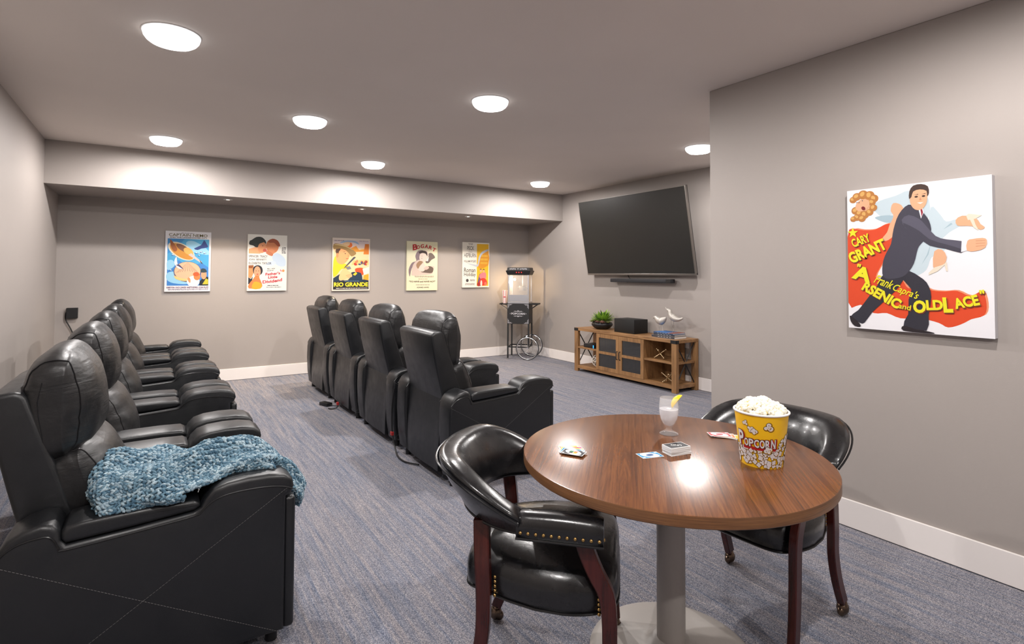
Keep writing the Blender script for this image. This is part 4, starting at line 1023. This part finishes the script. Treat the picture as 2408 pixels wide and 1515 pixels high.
for y in (-.035, PD + .035):
    wr_ = MB(); wr_.torus((PW - .02, y, .193), .176, .0085, None, 56, 10, (R(90), 0, 0)); wr_ = wr_.build('wheel', CHROME, pc)
    d = MB(); d.torus((PW - .02, y, .193), .186, .007, None, 56, 8, (R(90), 0, 0)); d.build('tyre', TYRE, wr_)
    d = MB(); d.cyl((PW - .02, y - .012, .193), (PW - .02, y + .012, .193), .016, None, 16); d.build('hub', CHROME, wr_)
    for k in range(12):
        a = k * PI / 6; d = MB(); d.tube([(PW - .02, y + (.008 if k % 2 else -.008), .193), (PW - .02 + .17 * math.cos(a), y, .193 + .17 * math.sin(a))], .0016, None, 5); d.build('spoke', CHROME, wr_)
d = MB(); d.box((0, 0, .588), (PW, PD, .925), None, .004, 1); d.build('cabinet', IRON, pc)
pp = Print(PW, .337, -.0003); pp.k = 1
SILP = FLAT(196, 194, 200)
def pz(z): return z
for u0, v0, su, sv in ((.03, .03, 1, 1), (.97, .03, -1, 1), (.03, .97, 1, -1), (.97, .97, -1, -1)):
    pp.poly([(u0, v0), (u0 + su * .20, v0), (u0 + su * .20, v0 + sv * .012), (u0 + su * .012, v0 + sv * .014), (u0 + su * .012, v0 + sv * .22), (u0, v0 + sv * .22)], SILP)
    pp.ell(u0 + su * .05, v0 + sv * .055, .030, .026, SILP); pp.ell(u0 + su * .05, v0 + sv * .055, .018, .016, FLAT(8, 8, 8)); pp.ell(u0 + su * .12, v0 + sv * .035, .03, .010, SILP, 20 * su * sv); pp.ell(u0 + su * .035, v0 + sv * .13, .010, .035, SILP)
pp.text('POPCORN', .19, .455, .81, .555, SILP, .035)
for sg in (1, -1):
    c_ = .505; pp.poly([(.25, c_ + sg * .115), (.40, c_ + sg * .10), (.60, c_ + sg * .10), (.75, c_ + sg * .115), (.60, c_ + sg * .118), (.40, c_ + sg * .118)], SILP); pp.ell(.5, c_ + sg * .135, .05, .028, SILP); pp.ell(.5, c_ + sg * .135, .03, .014, FLAT(8, 8, 8)); pp.ell(.36, c_ + sg * .125, .04, .008, SILP, 8 * sg); pp.ell(.64, c_ + sg * .125, .04, .008, SILP, -8 * sg)
pp.text("'", .13, .48, .15, .53, SILP); pp.text("'", .85, .48, .87, .53, SILP)
o = pp.build('front_print', pc); o.location = (0, 0, .588)
for sg, x in ((-1, 0), (1, PW)):
    d = MB(); x1 = x + sg * .135
    d.box((min(x, x1), .03, .905), (max(x, x1), PD - .03, .915)); d.box((x1 - .004, .03, .905), (x1 + .004, PD - .03, .925)); d.box((min(x, x1), .03, .905), (max(x, x1), .036, .925)); d.box((min(x, x1), PD - .036, .905), (max(x, x1), PD - .03, .925))
    d.tube([(x, .05, .83), (x1 - sg * .02, .05, .905)], .005, None, 6); d.tube([(x, PD - .05, .83), (x1 - sg * .02, PD - .05, .905)], .005, None, 6)
    d.build('side_shelf', IRON, pc, smooth=False)
hx0, hx1, hy0, hy1 = .012, PW - .012, .012, PD - .012
ALU = plain('satin_aluminium', (.62, .62, .66, 1), .3, .9)
d = MB(); d.box((hx0 - .006, hy0 - .006, .925), (hx1 + .006, hy1 + .006, .955), None, .003, 1); d.build('head_base', ALU, pc)
for x in (hx0 + .008, hx1 - .008):
    for y in (hy0 + .008, hy1 - .008):
        d = MB(); d.box((x - .010, y - .010, .955), (x + .010, y + .010, 1.402)); d.build('corner_post', ALU, pc, smooth=False)
d = MB(); d.box((hx0 + .02, hy0, .958), (hx1 - .02, hy0 + .008, 1.07), None); d.build('front_door', ALU, pc, smooth=False)
CG = plain('cabinet_glass', (1, 1, 1, 1), .03, alpha=.12)
for lo, hi in (((hx0 + .018, hy0 + .002, 1.072), (hx1 - .018, hy0 + .005, 1.400)), ((hx0 + .002, hy0 + .018, .957), (hx0 + .005, hy1 - .018, 1.400)), ((hx1 - .005, hy0 + .018, .957), (hx1 - .002, hy1 - .018, 1.400))):
    d = MB(); d.box(lo, hi); d.build('glass_pane', CG, pc, smooth=False)
can_ = MB()
ringsC = []
for z, e in ((1.400, .0), (1.408, .012), (1.470, .036), (1.474, .036), (1.478, .020), (1.522, .012), (1.526, .006)):
    ringsC.append([(hx0 - e, hy0 - e, z), (hx1 + e, hy0 - e, z), (hx1 + e, hy1 + e, z), (hx0 - e, hy1 + e, z)])
can_.rings(ringsC); can_.build('canopy', IRON, pc, smooth=False)
pp = Print(PW, .12, hy0 - .0225); pp.k = 1
for i, u in enumerate((.13, .18, .24, .30, .37, .49, .60, .68, .75, .82, .87)):
    pp.ell(u, .82 + .03 * (i % 2), .032, .09, SILP, 20 * (i % 3) - 20); pp.ell(u, .82 + .03 * (i % 2), .014, .04, FLAT(12, 12, 14), 10)
pp.build('marquee_print', pc).location = (0, 0, 1.402)
for k in range(3):
    d = MB(); d.box((.150 + k * .042, hy0 - .034, 1.436), (.166 + k * .042, hy0 - .018, 1.453), None, .002, 1); d.build('switch', RED, pc)
kt = MB(); kt.lathe([(0, 1.14), (.055, 1.14), (.065, 1.15), (.066, 1.21), (.060, 1.215), (0, 1.218)], None, 28, (.235, .17, .0)); kt = kt.build('kettle', STEEL, pc, ang=50)
d = MB(); d.cyl((.235, .17, 1.218), (.235, .17, 1.40), .010, None, 10); d.cyl((.285, .17, 1.19), (.335, .17, 1.19), .008, None, 8); d.box((.145, .165, 1.19), (.18, .175, 1.20)); d.build('kettle_hanger', STEEL, kt)
d = MB(); d.lathe([(0, .957), (.10, .957), (.115, 1.02), (.112, 1.02), (.097, .962), (0, .960)], None, 24, (.17, .20, 0)); d.build('corn_tray', ALU, pc)
d = MB(); d.ball((.085, .20, 1.325), .020, None, 14); d.build('bulb', plain('warm_bulb', (1, .9, .7, 1), .5, emit=(1, .78, .48, 1), estr=60.0), pc)
pl = bpy.data.lights.new('popcorn_lamp', 'POINT'); pl.energy = 9; pl.color = (1, .72, .42); pl.shadow_soft_size = .02
po = bpy.data.objects.new('popcorn_lamp', pl); COL.objects.link(po); po.parent = pc; po.location = (.085, .20, 1.285)
# striped cup on the left shelf
c45 = math.cos(R(45))
def cart(x, y, z): return (4.94 + x * c45 + y * c45, 7.61 - x * c45 + y * c45, z)
t = thing('paper_cup', 'tall red and white striped popcorn cup on the cart side shelf', 'cup', cart(-.070, .13, .9152))
CR, CW = FLAT(214, 60, 70), FLAT(245, 238, 236)
d = MB(); n_ = 28
for j in range(n_):
    a, b_ = 2 * PI * j / n_, 2 * PI * (j + 1) / n_
    d.quad([(.031 * math.cos(a), .031 * math.sin(a), 0), (.031 * math.cos(b_), .031 * math.sin(b_), 0), (.046 * math.cos(b_), .046 * math.sin(b_), .225), (.046 * math.cos(a), .046 * math.sin(a), .225)], CR if j % 4 == 0 else CW)
d.lathe([(.030, .001), (.045, .224)], CW, n_); d.lathe([(0, 0), (.031, 0)], CW, n_)
d.build('cup_wall', None, t, recalc=False)
d = MB(); d.ball((0, 0, 0), .020, None, 14, (1, .35, .45)); o = d.build('red_badge', CR, t); o.location = (-.027, -.027, .115); o.rotation_euler = (0, 0, R(-45))

# black box on the back wall with its cord
t = thing('wall_adapter', 'small black box with a hanging cord on the left of the back wall', 'adapter', (-.768, YB, .945))
d = MB(); d.box((-.052, -.055, -.060), (.052, 0, .060), None, .003, 1); d.build('box', BLACK, t)
d = MB(); d.tube(catmull([Vector(p_) for p_ in ((-.056, -.03, .01), (-.060, -.03, -.04), (-.050, -.028, -.09), (-.01, -.022, -.18), (.015, -.02, -.26), (.01, -.02, -.36), (.0, -.02, -.60))], 5, False), .006); d.build('cord', BLACK, t)

# ------------------------------------------------------------------ goblet
gx, gy = 1.822, 1.553
t = thing('water_goblet', 'stemmed water glass with ice and a lemon wedge on the round table', 'glass', (gx, gy, TZ))
gl = [(0, 0), (.036, .0), (.0385, .002), (.038, .005), (.026, .011), (.013, .019), (.011, .026), (.015, .032), (.024, .042), (.034, .062), (.0395, .085), (.0405, .11), (.0385, .135), (.0365, .152), (.0355, .1525), (.0350, .151), (.0370, .134), (.0388, .11), (.0378, .085), (.0325, .063), (.0225, .044), (.012, .036), (0, .034)]
d = MB(); d.lathe(gl, None, 48); d.build('glass', GLASS, t, ang=60)
d = MB(); d.lathe([(0, .0345), (.0118, .0365), (.0222, .0445), (.0322, .0635), (.0375, .085), (.0385, .105), (0, .106)], None, 40); d.build('water', WATER, t, ang=40)
ICE = plain('ice', (.93, .93, .97, 1), .45, spec=.5, alpha=.75)
rnd = random.Random(3)
for k, (x, y, z) in enumerate(((-.010, -.012, .070), (.014, .004, .068), (-.012, .012, .090), (.012, -.014, .092), (.004, .015, .058), (-.002, -.002, .100))):
    d = MB(); d.box((x - .0085, y - .0085, z - .0085), (x + .0085, y + .0085, z + .0085), None, .002, 2, rot=(rnd.random() * 3, rnd.random() * 3, 0)); d.build('ice_cube', ICE, t)
t = thing('lemon_wedge', 'yellow lemon wedge hooked on the rim of the water glass', 'lemon', (gx + .033, gy - .018, TZ + .134))
RIND = plain('lemon_rind', (.93, .62, .01, 1), .4); FLSH = plain('lemon_flesh', (.95, .80, .15, 1), .35)
d = MB(); n_ = 14
outer = []
for i in range(n_ + 1):
    a = PI * i / n_; c = math.cos(a); s_ = math.sin(a)
    outer.append((c * .034, s_))
rg = []
for i in range(n_ + 1):
    x = outer[i][0]; r_ = max(.0215 * (1 - (x / .0345) ** 2) ** .6, .0006)
    rg.append([(x, r_ * math.cos(b_), r_ * math.sin(b_)) for b_ in [R(-52 + 104 * k / 6) + PI / 2 for k in range(7)]] + [(x, 0, 0)])
d.rings(rg, RIND); o = d.build('rind', RIND, t); 
d = MB(); rg2 = []
for i in range(n_ + 1):
    x = outer[i][0] * .92; r_ = max(.0190 * (1 - (x / .0345) ** 2) ** .6, .0006)
    rg2.append([(x, r_ * math.cos(b_), r_ * math.sin(b_)) for b_ in [R(-54 + 108 * k / 6) + PI / 2 for k in range(7)]] + [(x, 0, -.0004)])
d.rings(rg2, FLSH); d.build('flesh', FLSH, t)
t.rotation_euler = (R(15), R(-52), R(-38))

# ------------------------------------------------------------------ cards
CWd, CHt, CT = .056, .087, .0006
def card(label, x, y, z, rot, border, oval, extra=None, group=None, tilt_=0.0, plainw=False):
    t = thing('playing_card', label, 'card', (x, y, z), R(rot), group); t.rotation_euler = (0, R(tilt_), R(rot))
    d = MB(); d.box((-CWd / 2, -CHt / 2, 0), (CWd / 2, CHt / 2, CT), WHITE); base = d.build('card_stock', PAPER, t, smooth=False)
    if border:
        pr = MB(); k = [0]
        def lay(pts, m): k[0] += 1; pr.quad([(u, v, CT + .00006 * k[0]) for u, v in pts], m)
        a, b_ = CWd / 2 - .0022, CHt / 2 - .0022
        lay([(-a, -b_), (a, -b_), (a, b_), (-a, b_)], FLAT(*border))
        if oval: 
            c, s_ = math.cos(R(-28)), math.sin(R(-28)); pts = []
            for i in range(28):
                q = 2 * PI * i / 28; ex, ey = .0225 * math.cos(q), .036 * math.sin(q); pts.append((ex * c - ey * s_, ex * s_ + ey * c))
            lay(pts, FLAT(*oval))
        if extra: extra(lay)
        pr.build('printed_face', None, t, smooth=False, recalc=False)
    return t
def dots(cols):
    def f(lay):
        for i, c in enumerate(cols):
            x, y = (-.006, .006)[i % 2], (-.008, .008)[i // 2]
            lay([(x - .006, y - .007), (x + .006, y - .007), (x + .006, y + .007), (x - .006, y + .007)], FLAT(*c))
    return f
def corner_marks(col, mid=None):
    def f(lay):
        for sx, sy in ((-1, 1), (1, -1)):
            cx, cy = sx * .019, sy * .034; lay([(cx - .004, cy - .005), (cx + .004, cy - .005), (cx + .004, cy + .005), (cx - .004, cy + .005)], FLAT(*col))
        if mid: lay([(q.x, q.y) for q in catmull([(-.004, -.014), (.008, -.012), (.010, .0), (.004, .014), (-.008, .012), (-.010, 0)], 3)], FLAT(*mid))
    return f
z0 = TZ + .0004
# fan at the left
fx, fy = 1.325, 1.600
card('yellow playing card at the bottom of the small fan on the left of the table', fx + .026, fy + .030, z0, 62, (245, 215, 20), (250, 250, 250), corner_marks((250, 250, 250)))
card('red playing card with a purple tint second in the small left fan', fx + .018, fy + .016, z0 + .0014, 54, (232, 72, 60), (250, 245, 250), corner_marks((200, 90, 190), (170, 90, 190)))
card('yellow playing card in the middle of the small left fan', fx + .010, fy + .004, z0 + .0028, 44, (250, 205, 30), (250, 250, 245), corner_marks((250, 250, 250), (230, 120, 60)))
card('light blue playing card under the black one in the left fan', fx + .002, fy - .010, z0 + .0042, 36, (40, 150, 200), (245, 250, 252), corner_marks((235, 245, 250)))
card('black wild playing card on top of the left fan', fx - .006, fy - .026, z0 + .0056, 30, (50, 52, 60), (248, 248, 248), lambda lay: (dots([(240, 200, 40), (220, 120, 60), (60, 60, 60), (60, 150, 90)])(lay), corner_marks((230, 230, 230))(lay)))
# single blue card
card('single blue playing card with a white oval in front of the card deck', 1.549, 1.410, z0, 74, (30, 150, 205), (250, 252, 255), corner_marks((245, 250, 255), (40, 90, 150)))
# fan on the right
rx, ry = 1.985, 1.415
card('blue playing card at the bottom of the fan beside the popcorn bucket', rx + .030, ry - .058, z0, 22, (50, 130, 200), (245, 248, 250), corner_marks((245, 245, 250)))
card('green playing card second in the fan beside the popcorn bucket', rx + .018, ry - .034, z0 + .0014, 32, (120, 150, 60), (250, 250, 245), corner_marks((250, 250, 250)))
card('yellow playing card in the middle of the fan beside the popcorn bucket', rx + .008, ry - .020, z0 + .0028, 40, (245, 200, 50), (250, 250, 245), corner_marks((250, 250, 250)))
card('orange playing card fourth in the fan beside the popcorn bucket', rx + .002, ry - .008, z0 + .0042, 47, (235, 130, 60), (250, 245, 240), corner_marks((250, 250, 250)))
card('red playing card on top of the fan beside the popcorn bucket', rx - .006, ry + .006, z0 + .0056, 54, (215, 50, 60), (250, 240, 242), corner_marks((250, 240, 240), (205, 70, 90)))
# draw deck
dx, dy, dr = 1.652, 1.374, 78
c0 = card('white-edged playing card stacked in the draw deck beside the water glass', dx, dy, z0, dr, None, None, None, 'cards of the draw deck')
rnd = random.Random(8)
ND = 46
for i in range(1, ND):
    jx, jy, jr = (rnd.random() - .5) * .0014, (rnd.random() - .5) * .0014, (rnd.random() - .5) * 1.6
    if i < 16: jx += .003; jr -= 2.5
    if i in (15, 16, 30): jx += .0015
    c = copy_tree(c0); c.location = (dx + jx, dy + jy, z0 + i * CT * 1.03); c.rotation_euler = (0, 0, R(dr + jr))
def uno(lay):
    vs, fs = text_geo('UNO', .03)
    global _un
    _un = (vs, fs)
tc = card('top card of the draw deck, black back with a white border', dx, dy, z0 + ND * CT * 1.03, dr, (40, 40, 44), None, None)
d = MB(); vs, fs = text_geo('UNO', .03, .2)
mm = Matrix.Rotation(R(62), 4, 'Z'); d.mesh_from([mm @ Vector(((a - .5) * .040, (b_ - .5) * .016, CT + .0004)) for a, b_ in vs], fs, FLAT(235, 235, 232)); d.build('lettering', None, tc, smooth=False, recalc=False)

# ------------------------------------------------------------------ popcorn bucket
bx, by = 1.828, 1.140
BR0, BR1, BH_ = .0690, .0895, .186
bk_ = thing('popcorn_bucket', 'yellow printed popcorn bucket full of popcorn on the round table', 'bucket', (bx, by, TZ), 0)
YEL = plain('bucket_yellow', (.86, .50, .012, 1), .35)
d = MB(); d.lathe([(BR0 - .002, .004), (BR0, 0), (BR0 + .0005, .003), (BR1, BH_), (BR1 - .002, BH_), (BR0 - .0018, .006), (0, .006), (0, .003), (BR0 - .002, .004)][1:8], YEL, 96); d.build('wall', YEL, bk_, ang=40)
d = MB(); d.torus((0, 0, BH_), BR1 + .0005, .0042, None, 72, 10); d.build('rolled_rim', WHITE, bk_, ang=80)
vdir = math.atan2(-by, -bx)                      # side of the bucket that faces the room
class Wrap:
    """flat print wrapped round the bucket: s = arc metres to the viewer's right, z up"""
    def __init__(s): s.mb = MB(); s.k = 1
    def P(s, x, z):
        r0 = BR0 + (BR1 - BR0) * z / BH_
        a = vdir + x / (.5 * (BR0 + BR1)); r_ = r0 + .00028 + s.k * .00005
        return (r_ * math.cos(a), r_ * math.sin(a), z)
    def poly(s, pts, m): s.mb.quad([s.P(x, z) for x, z in pts], m)
    def grid(s, x0, x1, z0, z1, m, n=10):
        for i in range(n):
            a, b_ = x0 + (x1 - x0) * i / n, x0 + (x1 - x0) * (i + 1) / n
            s.mb.quad([s.P(a, z0), s.P(b_, z0), s.P(b_, z1), s.P(a, z1)], m)
W = Wrap(); PKB, PKW, PKG = FLAT(70, 40, 10), FLAT(240, 236, 240), FLAT(222, 160, 20)
def kern(x, z, s_, seed):
    rr = random.Random(seed); n_ = rr.choice((3, 4, 4)); a0 = rr.random() * 6
    lobes = [(x + math.cos(a0 + i * 6.28 / n_) * s_ * .55, z + math.sin(a0 + i * 6.28 / n_) * s_ * .55, s_ * (.42 + .2 * rr.random())) for i in range(n_)] + [(x, z, s_ * .45)]
    for m, e, ox in ((PKB, s_ * .13, 0), (PKG, 0, 0), (PKW, -s_ * .07, -s_ * .07)):
        for lx, lz, lr in lobes:
            r_ = lr + e; W.poly([(lx + ox + r_ * math.cos(2 * PI * j / 12), lz - ox + r_ * math.sin(2 * PI * j / 12)) for j in range(12)], m)
        W.k += 1
    W.poly([(x - s_ * .2, z), (x + s_ * .05, z - s_ * .06), (x + s_ * .22, z + s_ * .05), (x + s_ * .05, z + s_ * .02)], PKB); W.k += 1
kern(-.050, .152, .0105, 1); kern(-.033, .134, .0115, 2); kern(-.022, .127, .0105, 12); kern(.022, .146, .0150, 3)
rnd = random.Random(21); cnt = 0
kk0 = W.k
pos = []
tries = 0
while len(pos) < 170 and tries < 9000:
    tries += 1
    x = -.26 + rnd.random() * .52; zmax = .066 + (.045 * min(1, max(0, (x - .045) / .03)) if x > 0 else 0); z = .008 + rnd.random() * (zmax - .008)
    if all((x - a) ** 2 + (z - b_) ** 2 > .0092 ** 2 for a, b_ in pos): pos.append((x, z))
kmax = kk0
for i, (x, z) in enumerate(pos):
    W.k = kk0 + (i % 5) * 5; kern(x, z, .0088, 100 + i); kmax = max(kmax, W.k)
W.k = kmax
REDB = FLAT(190, 22, 26)
W.grid(-.064, .046, .0635, .074, REDB); W.k += 1
W.poly([(.046, .0635), (.054, .074), (.046, .074)], REDB); W.k += 1
def wtext(body, x0, z0, x1, z1, m, bold):
    vs, fs = text_geo(body, bold)
    W.mb.mesh_from([W.P(x0 + (x1 - x0) * a, z0 + (z1 - z0) * b_) for a, b_ in vs], fs, m); W.k += 1
for m, e, ox in ((REDB, .0022, .0035), (PKB, .0020, 0), (PKW, 0, 0)):
    wtext('P', -.083 - e + ox, .070 - e, -.060 + e + ox, .123 + e, m, .06 if e else .03)
    for i, ch in enumerate('OPCORN'):
        x = -.058 + i * .0175; zt = .100 + .0005 * i + (.002 if i == 5 else 0)
        wtext(ch, x - e + ox, .0725 - e, x + .0158 + e + ox, zt + e, m, .06 if e else .03)
kern(.022, .066, .0135, 77)
W.mb.build('printed_wrap', None, bk_, smooth=False, recalc=False)
# the popcorn itself: stuff nobody could count
rnd = random.Random(5); d = MB()
PKa, PKb = plain('popcorn_white', (.90, .86, .72, 1), .7), plain('popcorn_butter', (.82, .60, .20, 1), .6)
def pk(c, s_):
    n_ = rnd.choice((4, 5, 6))
    for i in range(n_):
        v = Vector((rnd.gauss(0, 1), rnd.gauss(0, 1), rnd.gauss(0, 1))).normalized() * s_ * .55
        d.ball(Vector(c) + v, s_ * (.42 + .22 * rnd.random()), PKa, 8)
    d.ball(c, s_ * .55, PKb, 6)
for i in range(430):
    a = rnd.random() * 2 * PI; q = math.sqrt(rnd.random()) * .077
    top = BH_ - .010 + .048 * (1 - (q / .088) ** 2) + .012 * noise.noise(Vector((math.cos(a) * q * 30, math.sin(a) * q * 30, 2)))
    z = top - (0 if i < 300 else .014)
    pk((q * math.cos(a), q * math.sin(a), z), .0095 + .003 * rnd.random())
o = d.build('popcorn', None, bk_, ang=80, recalc=False)
o['kind'] = 'stuff'

# ------------------------------------------------------------------ chunky knit blanket
def blanket():
    ctr = [(-.175, 2.44, .640), (-.125, 2.45, .655), (-.03, 2.45, .650), (.08, 2.45, .650), (.18, 2.46, .655), (.28, 2.47, .668), (.37, 2.46, .655), (.45, 2.45, .605), (.500, 2.43, .540), (.515, 2.43, .470)]
    rad = [(.020, .020), (.165, .085), (.200, .085), (.205, .066), (.195, .056), (.170, .050), (.155, .046), (.135, .042), (.110, .032), (.055, .022)]
    C = catmull([Vector(c) for c in ctr], 12, False); K = len(C) - 1
    def rd(i):
        f = i / K * (len(rad) - 1); j = min(int(f), len(rad) - 2); g = f - j; g = g * g * (3 - 2 * g)
        return rad[j][0] + (rad[j + 1][0] - rad[j][0]) * g, rad[j][1] + (rad[j + 1][1] - rad[j][1]) * g
    def S(u, v):
        f = u * K; i = min(int(f), K - 1); g = f - i; c = C[i].lerp(C[i + 1], g); r0 = rd(i); r1 = rd(i + 1)
        ry, rz = r0[0] + (r1[0] - r0[0]) * g, r0[1] + (r1[1] - r0[1]) * g
        t = (C[min(i + 2, K)] - C[max(i - 1, 0)]).normalized(); n = Vector((-t.z, 0, t.x))
        if n.z < 0: n = -n
        a = 2 * PI * v; cy = math.copysign(abs(math.cos(a)) ** .85, math.cos(a)); sz = math.sin(a)
        wob = 1 + .32 * noise.noise(Vector((c.x * 7, math.cos(a) * 1.4, sz * 1.4 + 3))) + .10 * noise.noise(Vector((c.x * 18, math.cos(a) * 3, sz * 3)))
        fold = .040 * math.sin(a * 3 + c.x * 16) * (1 if rz > .03 else .4)
        p_ = c + Vector((0, 1, 0)) * (ry * cy * wob) + n * ((rz + fold * .5) * sz * wob)
        if p_.x < .405:                                    # rests on the armrest
            fl = .628 if p_.x < .10 else .668
            if p_.y < 2.40 and p_.z < fl: p_.z = fl + (p_.z - fl) * .12
        return p_
    under = MB(); NU, NV = 90, 64
    under.rings([[S(i / NU, j / NV) for j in range(NV)] for i in range(NU + 1)])
    t = under.build('knit_blanket', YARN, None, ang=80)
    tag(t, 'chunky blue knitted blanket heaped over the arm of the nearest left recliner', 'blanket')
    st = MB(); rnd = random.Random(2)
    u = 0.004
    L = sum((C[i + 1] - C[i]).length for i in range(K)); row = 0
    while u < .996:
        per = sum((S(u, (j + 1) / 48) - S(u, j / 48)).length for j in range(48))
        n = max(6, int(per / .0180))
        for j in range(n):
            v = (j + (.5 if row % 2 else 0)) / n + .004 * math.sin(row)
            if .60 < (v % 1) < .90 and False: continue
            p0 = S(u, v); pu = S(min(u + .006, 1), v) - S(max(u - .006, 0), v); pv = S(u, v + .01) - S(u, v - .01)
            if pu.length < 1e-6 or pv.length < 1e-6: continue
            pu.normalize(); pv = (pv - pu * pv.dot(pu)).normalized(); nn = pv.cross(pu).normalized()
            cc = S(u, v); i_ = min(int(u * K), K)
            if nn.dot(p0 - C[i_]) < 0: nn = -nn
            for sg in (-1, 1):
                ax = (pv * ((.60 + .35 * rnd.uniform(-1, 1)) * sg) + pu * .8 + nn * .25 * rnd.uniform(-1, 1)).normalized(); bx_ = nn.cross(ax).normalized()
                Mx = Matrix((ax, bx_, nn)).transposed()
                c_ = p0 + pv * (.0042 * sg) + nn * (.0035 + .002 * rnd.random())
                st.ball(c_, .0066 * rnd.uniform(.88, 1.15), [YARN, YARN2, YARN3][rnd.choice((0, 0, 1, 1, 2))], 8, (1.75, .74, .80), Mx)
        u += .0112 / L; row += 1
    st.build('stitches', YARN, t, ang=80, recalc=False)
    return t
def yarn(name, c0, c1):
    k = NT(name); k.b.inputs['Roughness'].default_value = .9; k.b.inputs['Specular IOR Level'].default_value = .15
    mp = k.coord((1, 1, 1)); n1 = k.noise(mp, 260, 4, .7, .5); n2 = k.noise(mp, 45, 3)
    a = k.ramp(n1, [(.34, c0), (.62, c1)]); b_ = k.ramp(n2, [(.3, (.7, .75, .8, 1)), (.7, (1.25, 1.2, 1.15, 1))])
    x = k.mix(a, 0, b_, 0, .8, 'MULTIPLY'); k.l(x, 2, k.b, 'Base Color'); k.bump(n1, 0, .5, .003); return k.m
YARN = yarn('blue_yarn', (.040, .095, .145, 1), (.20, .325, .405, 1))
YARN2 = yarn('blue_yarn_light', (.095, .175, .235, 1), (.48, .60, .66, 1))
YARN3 = yarn('blue_yarn_deep', (.018, .050, .085, 1), (.11, .21, .29, 1))
blanket()
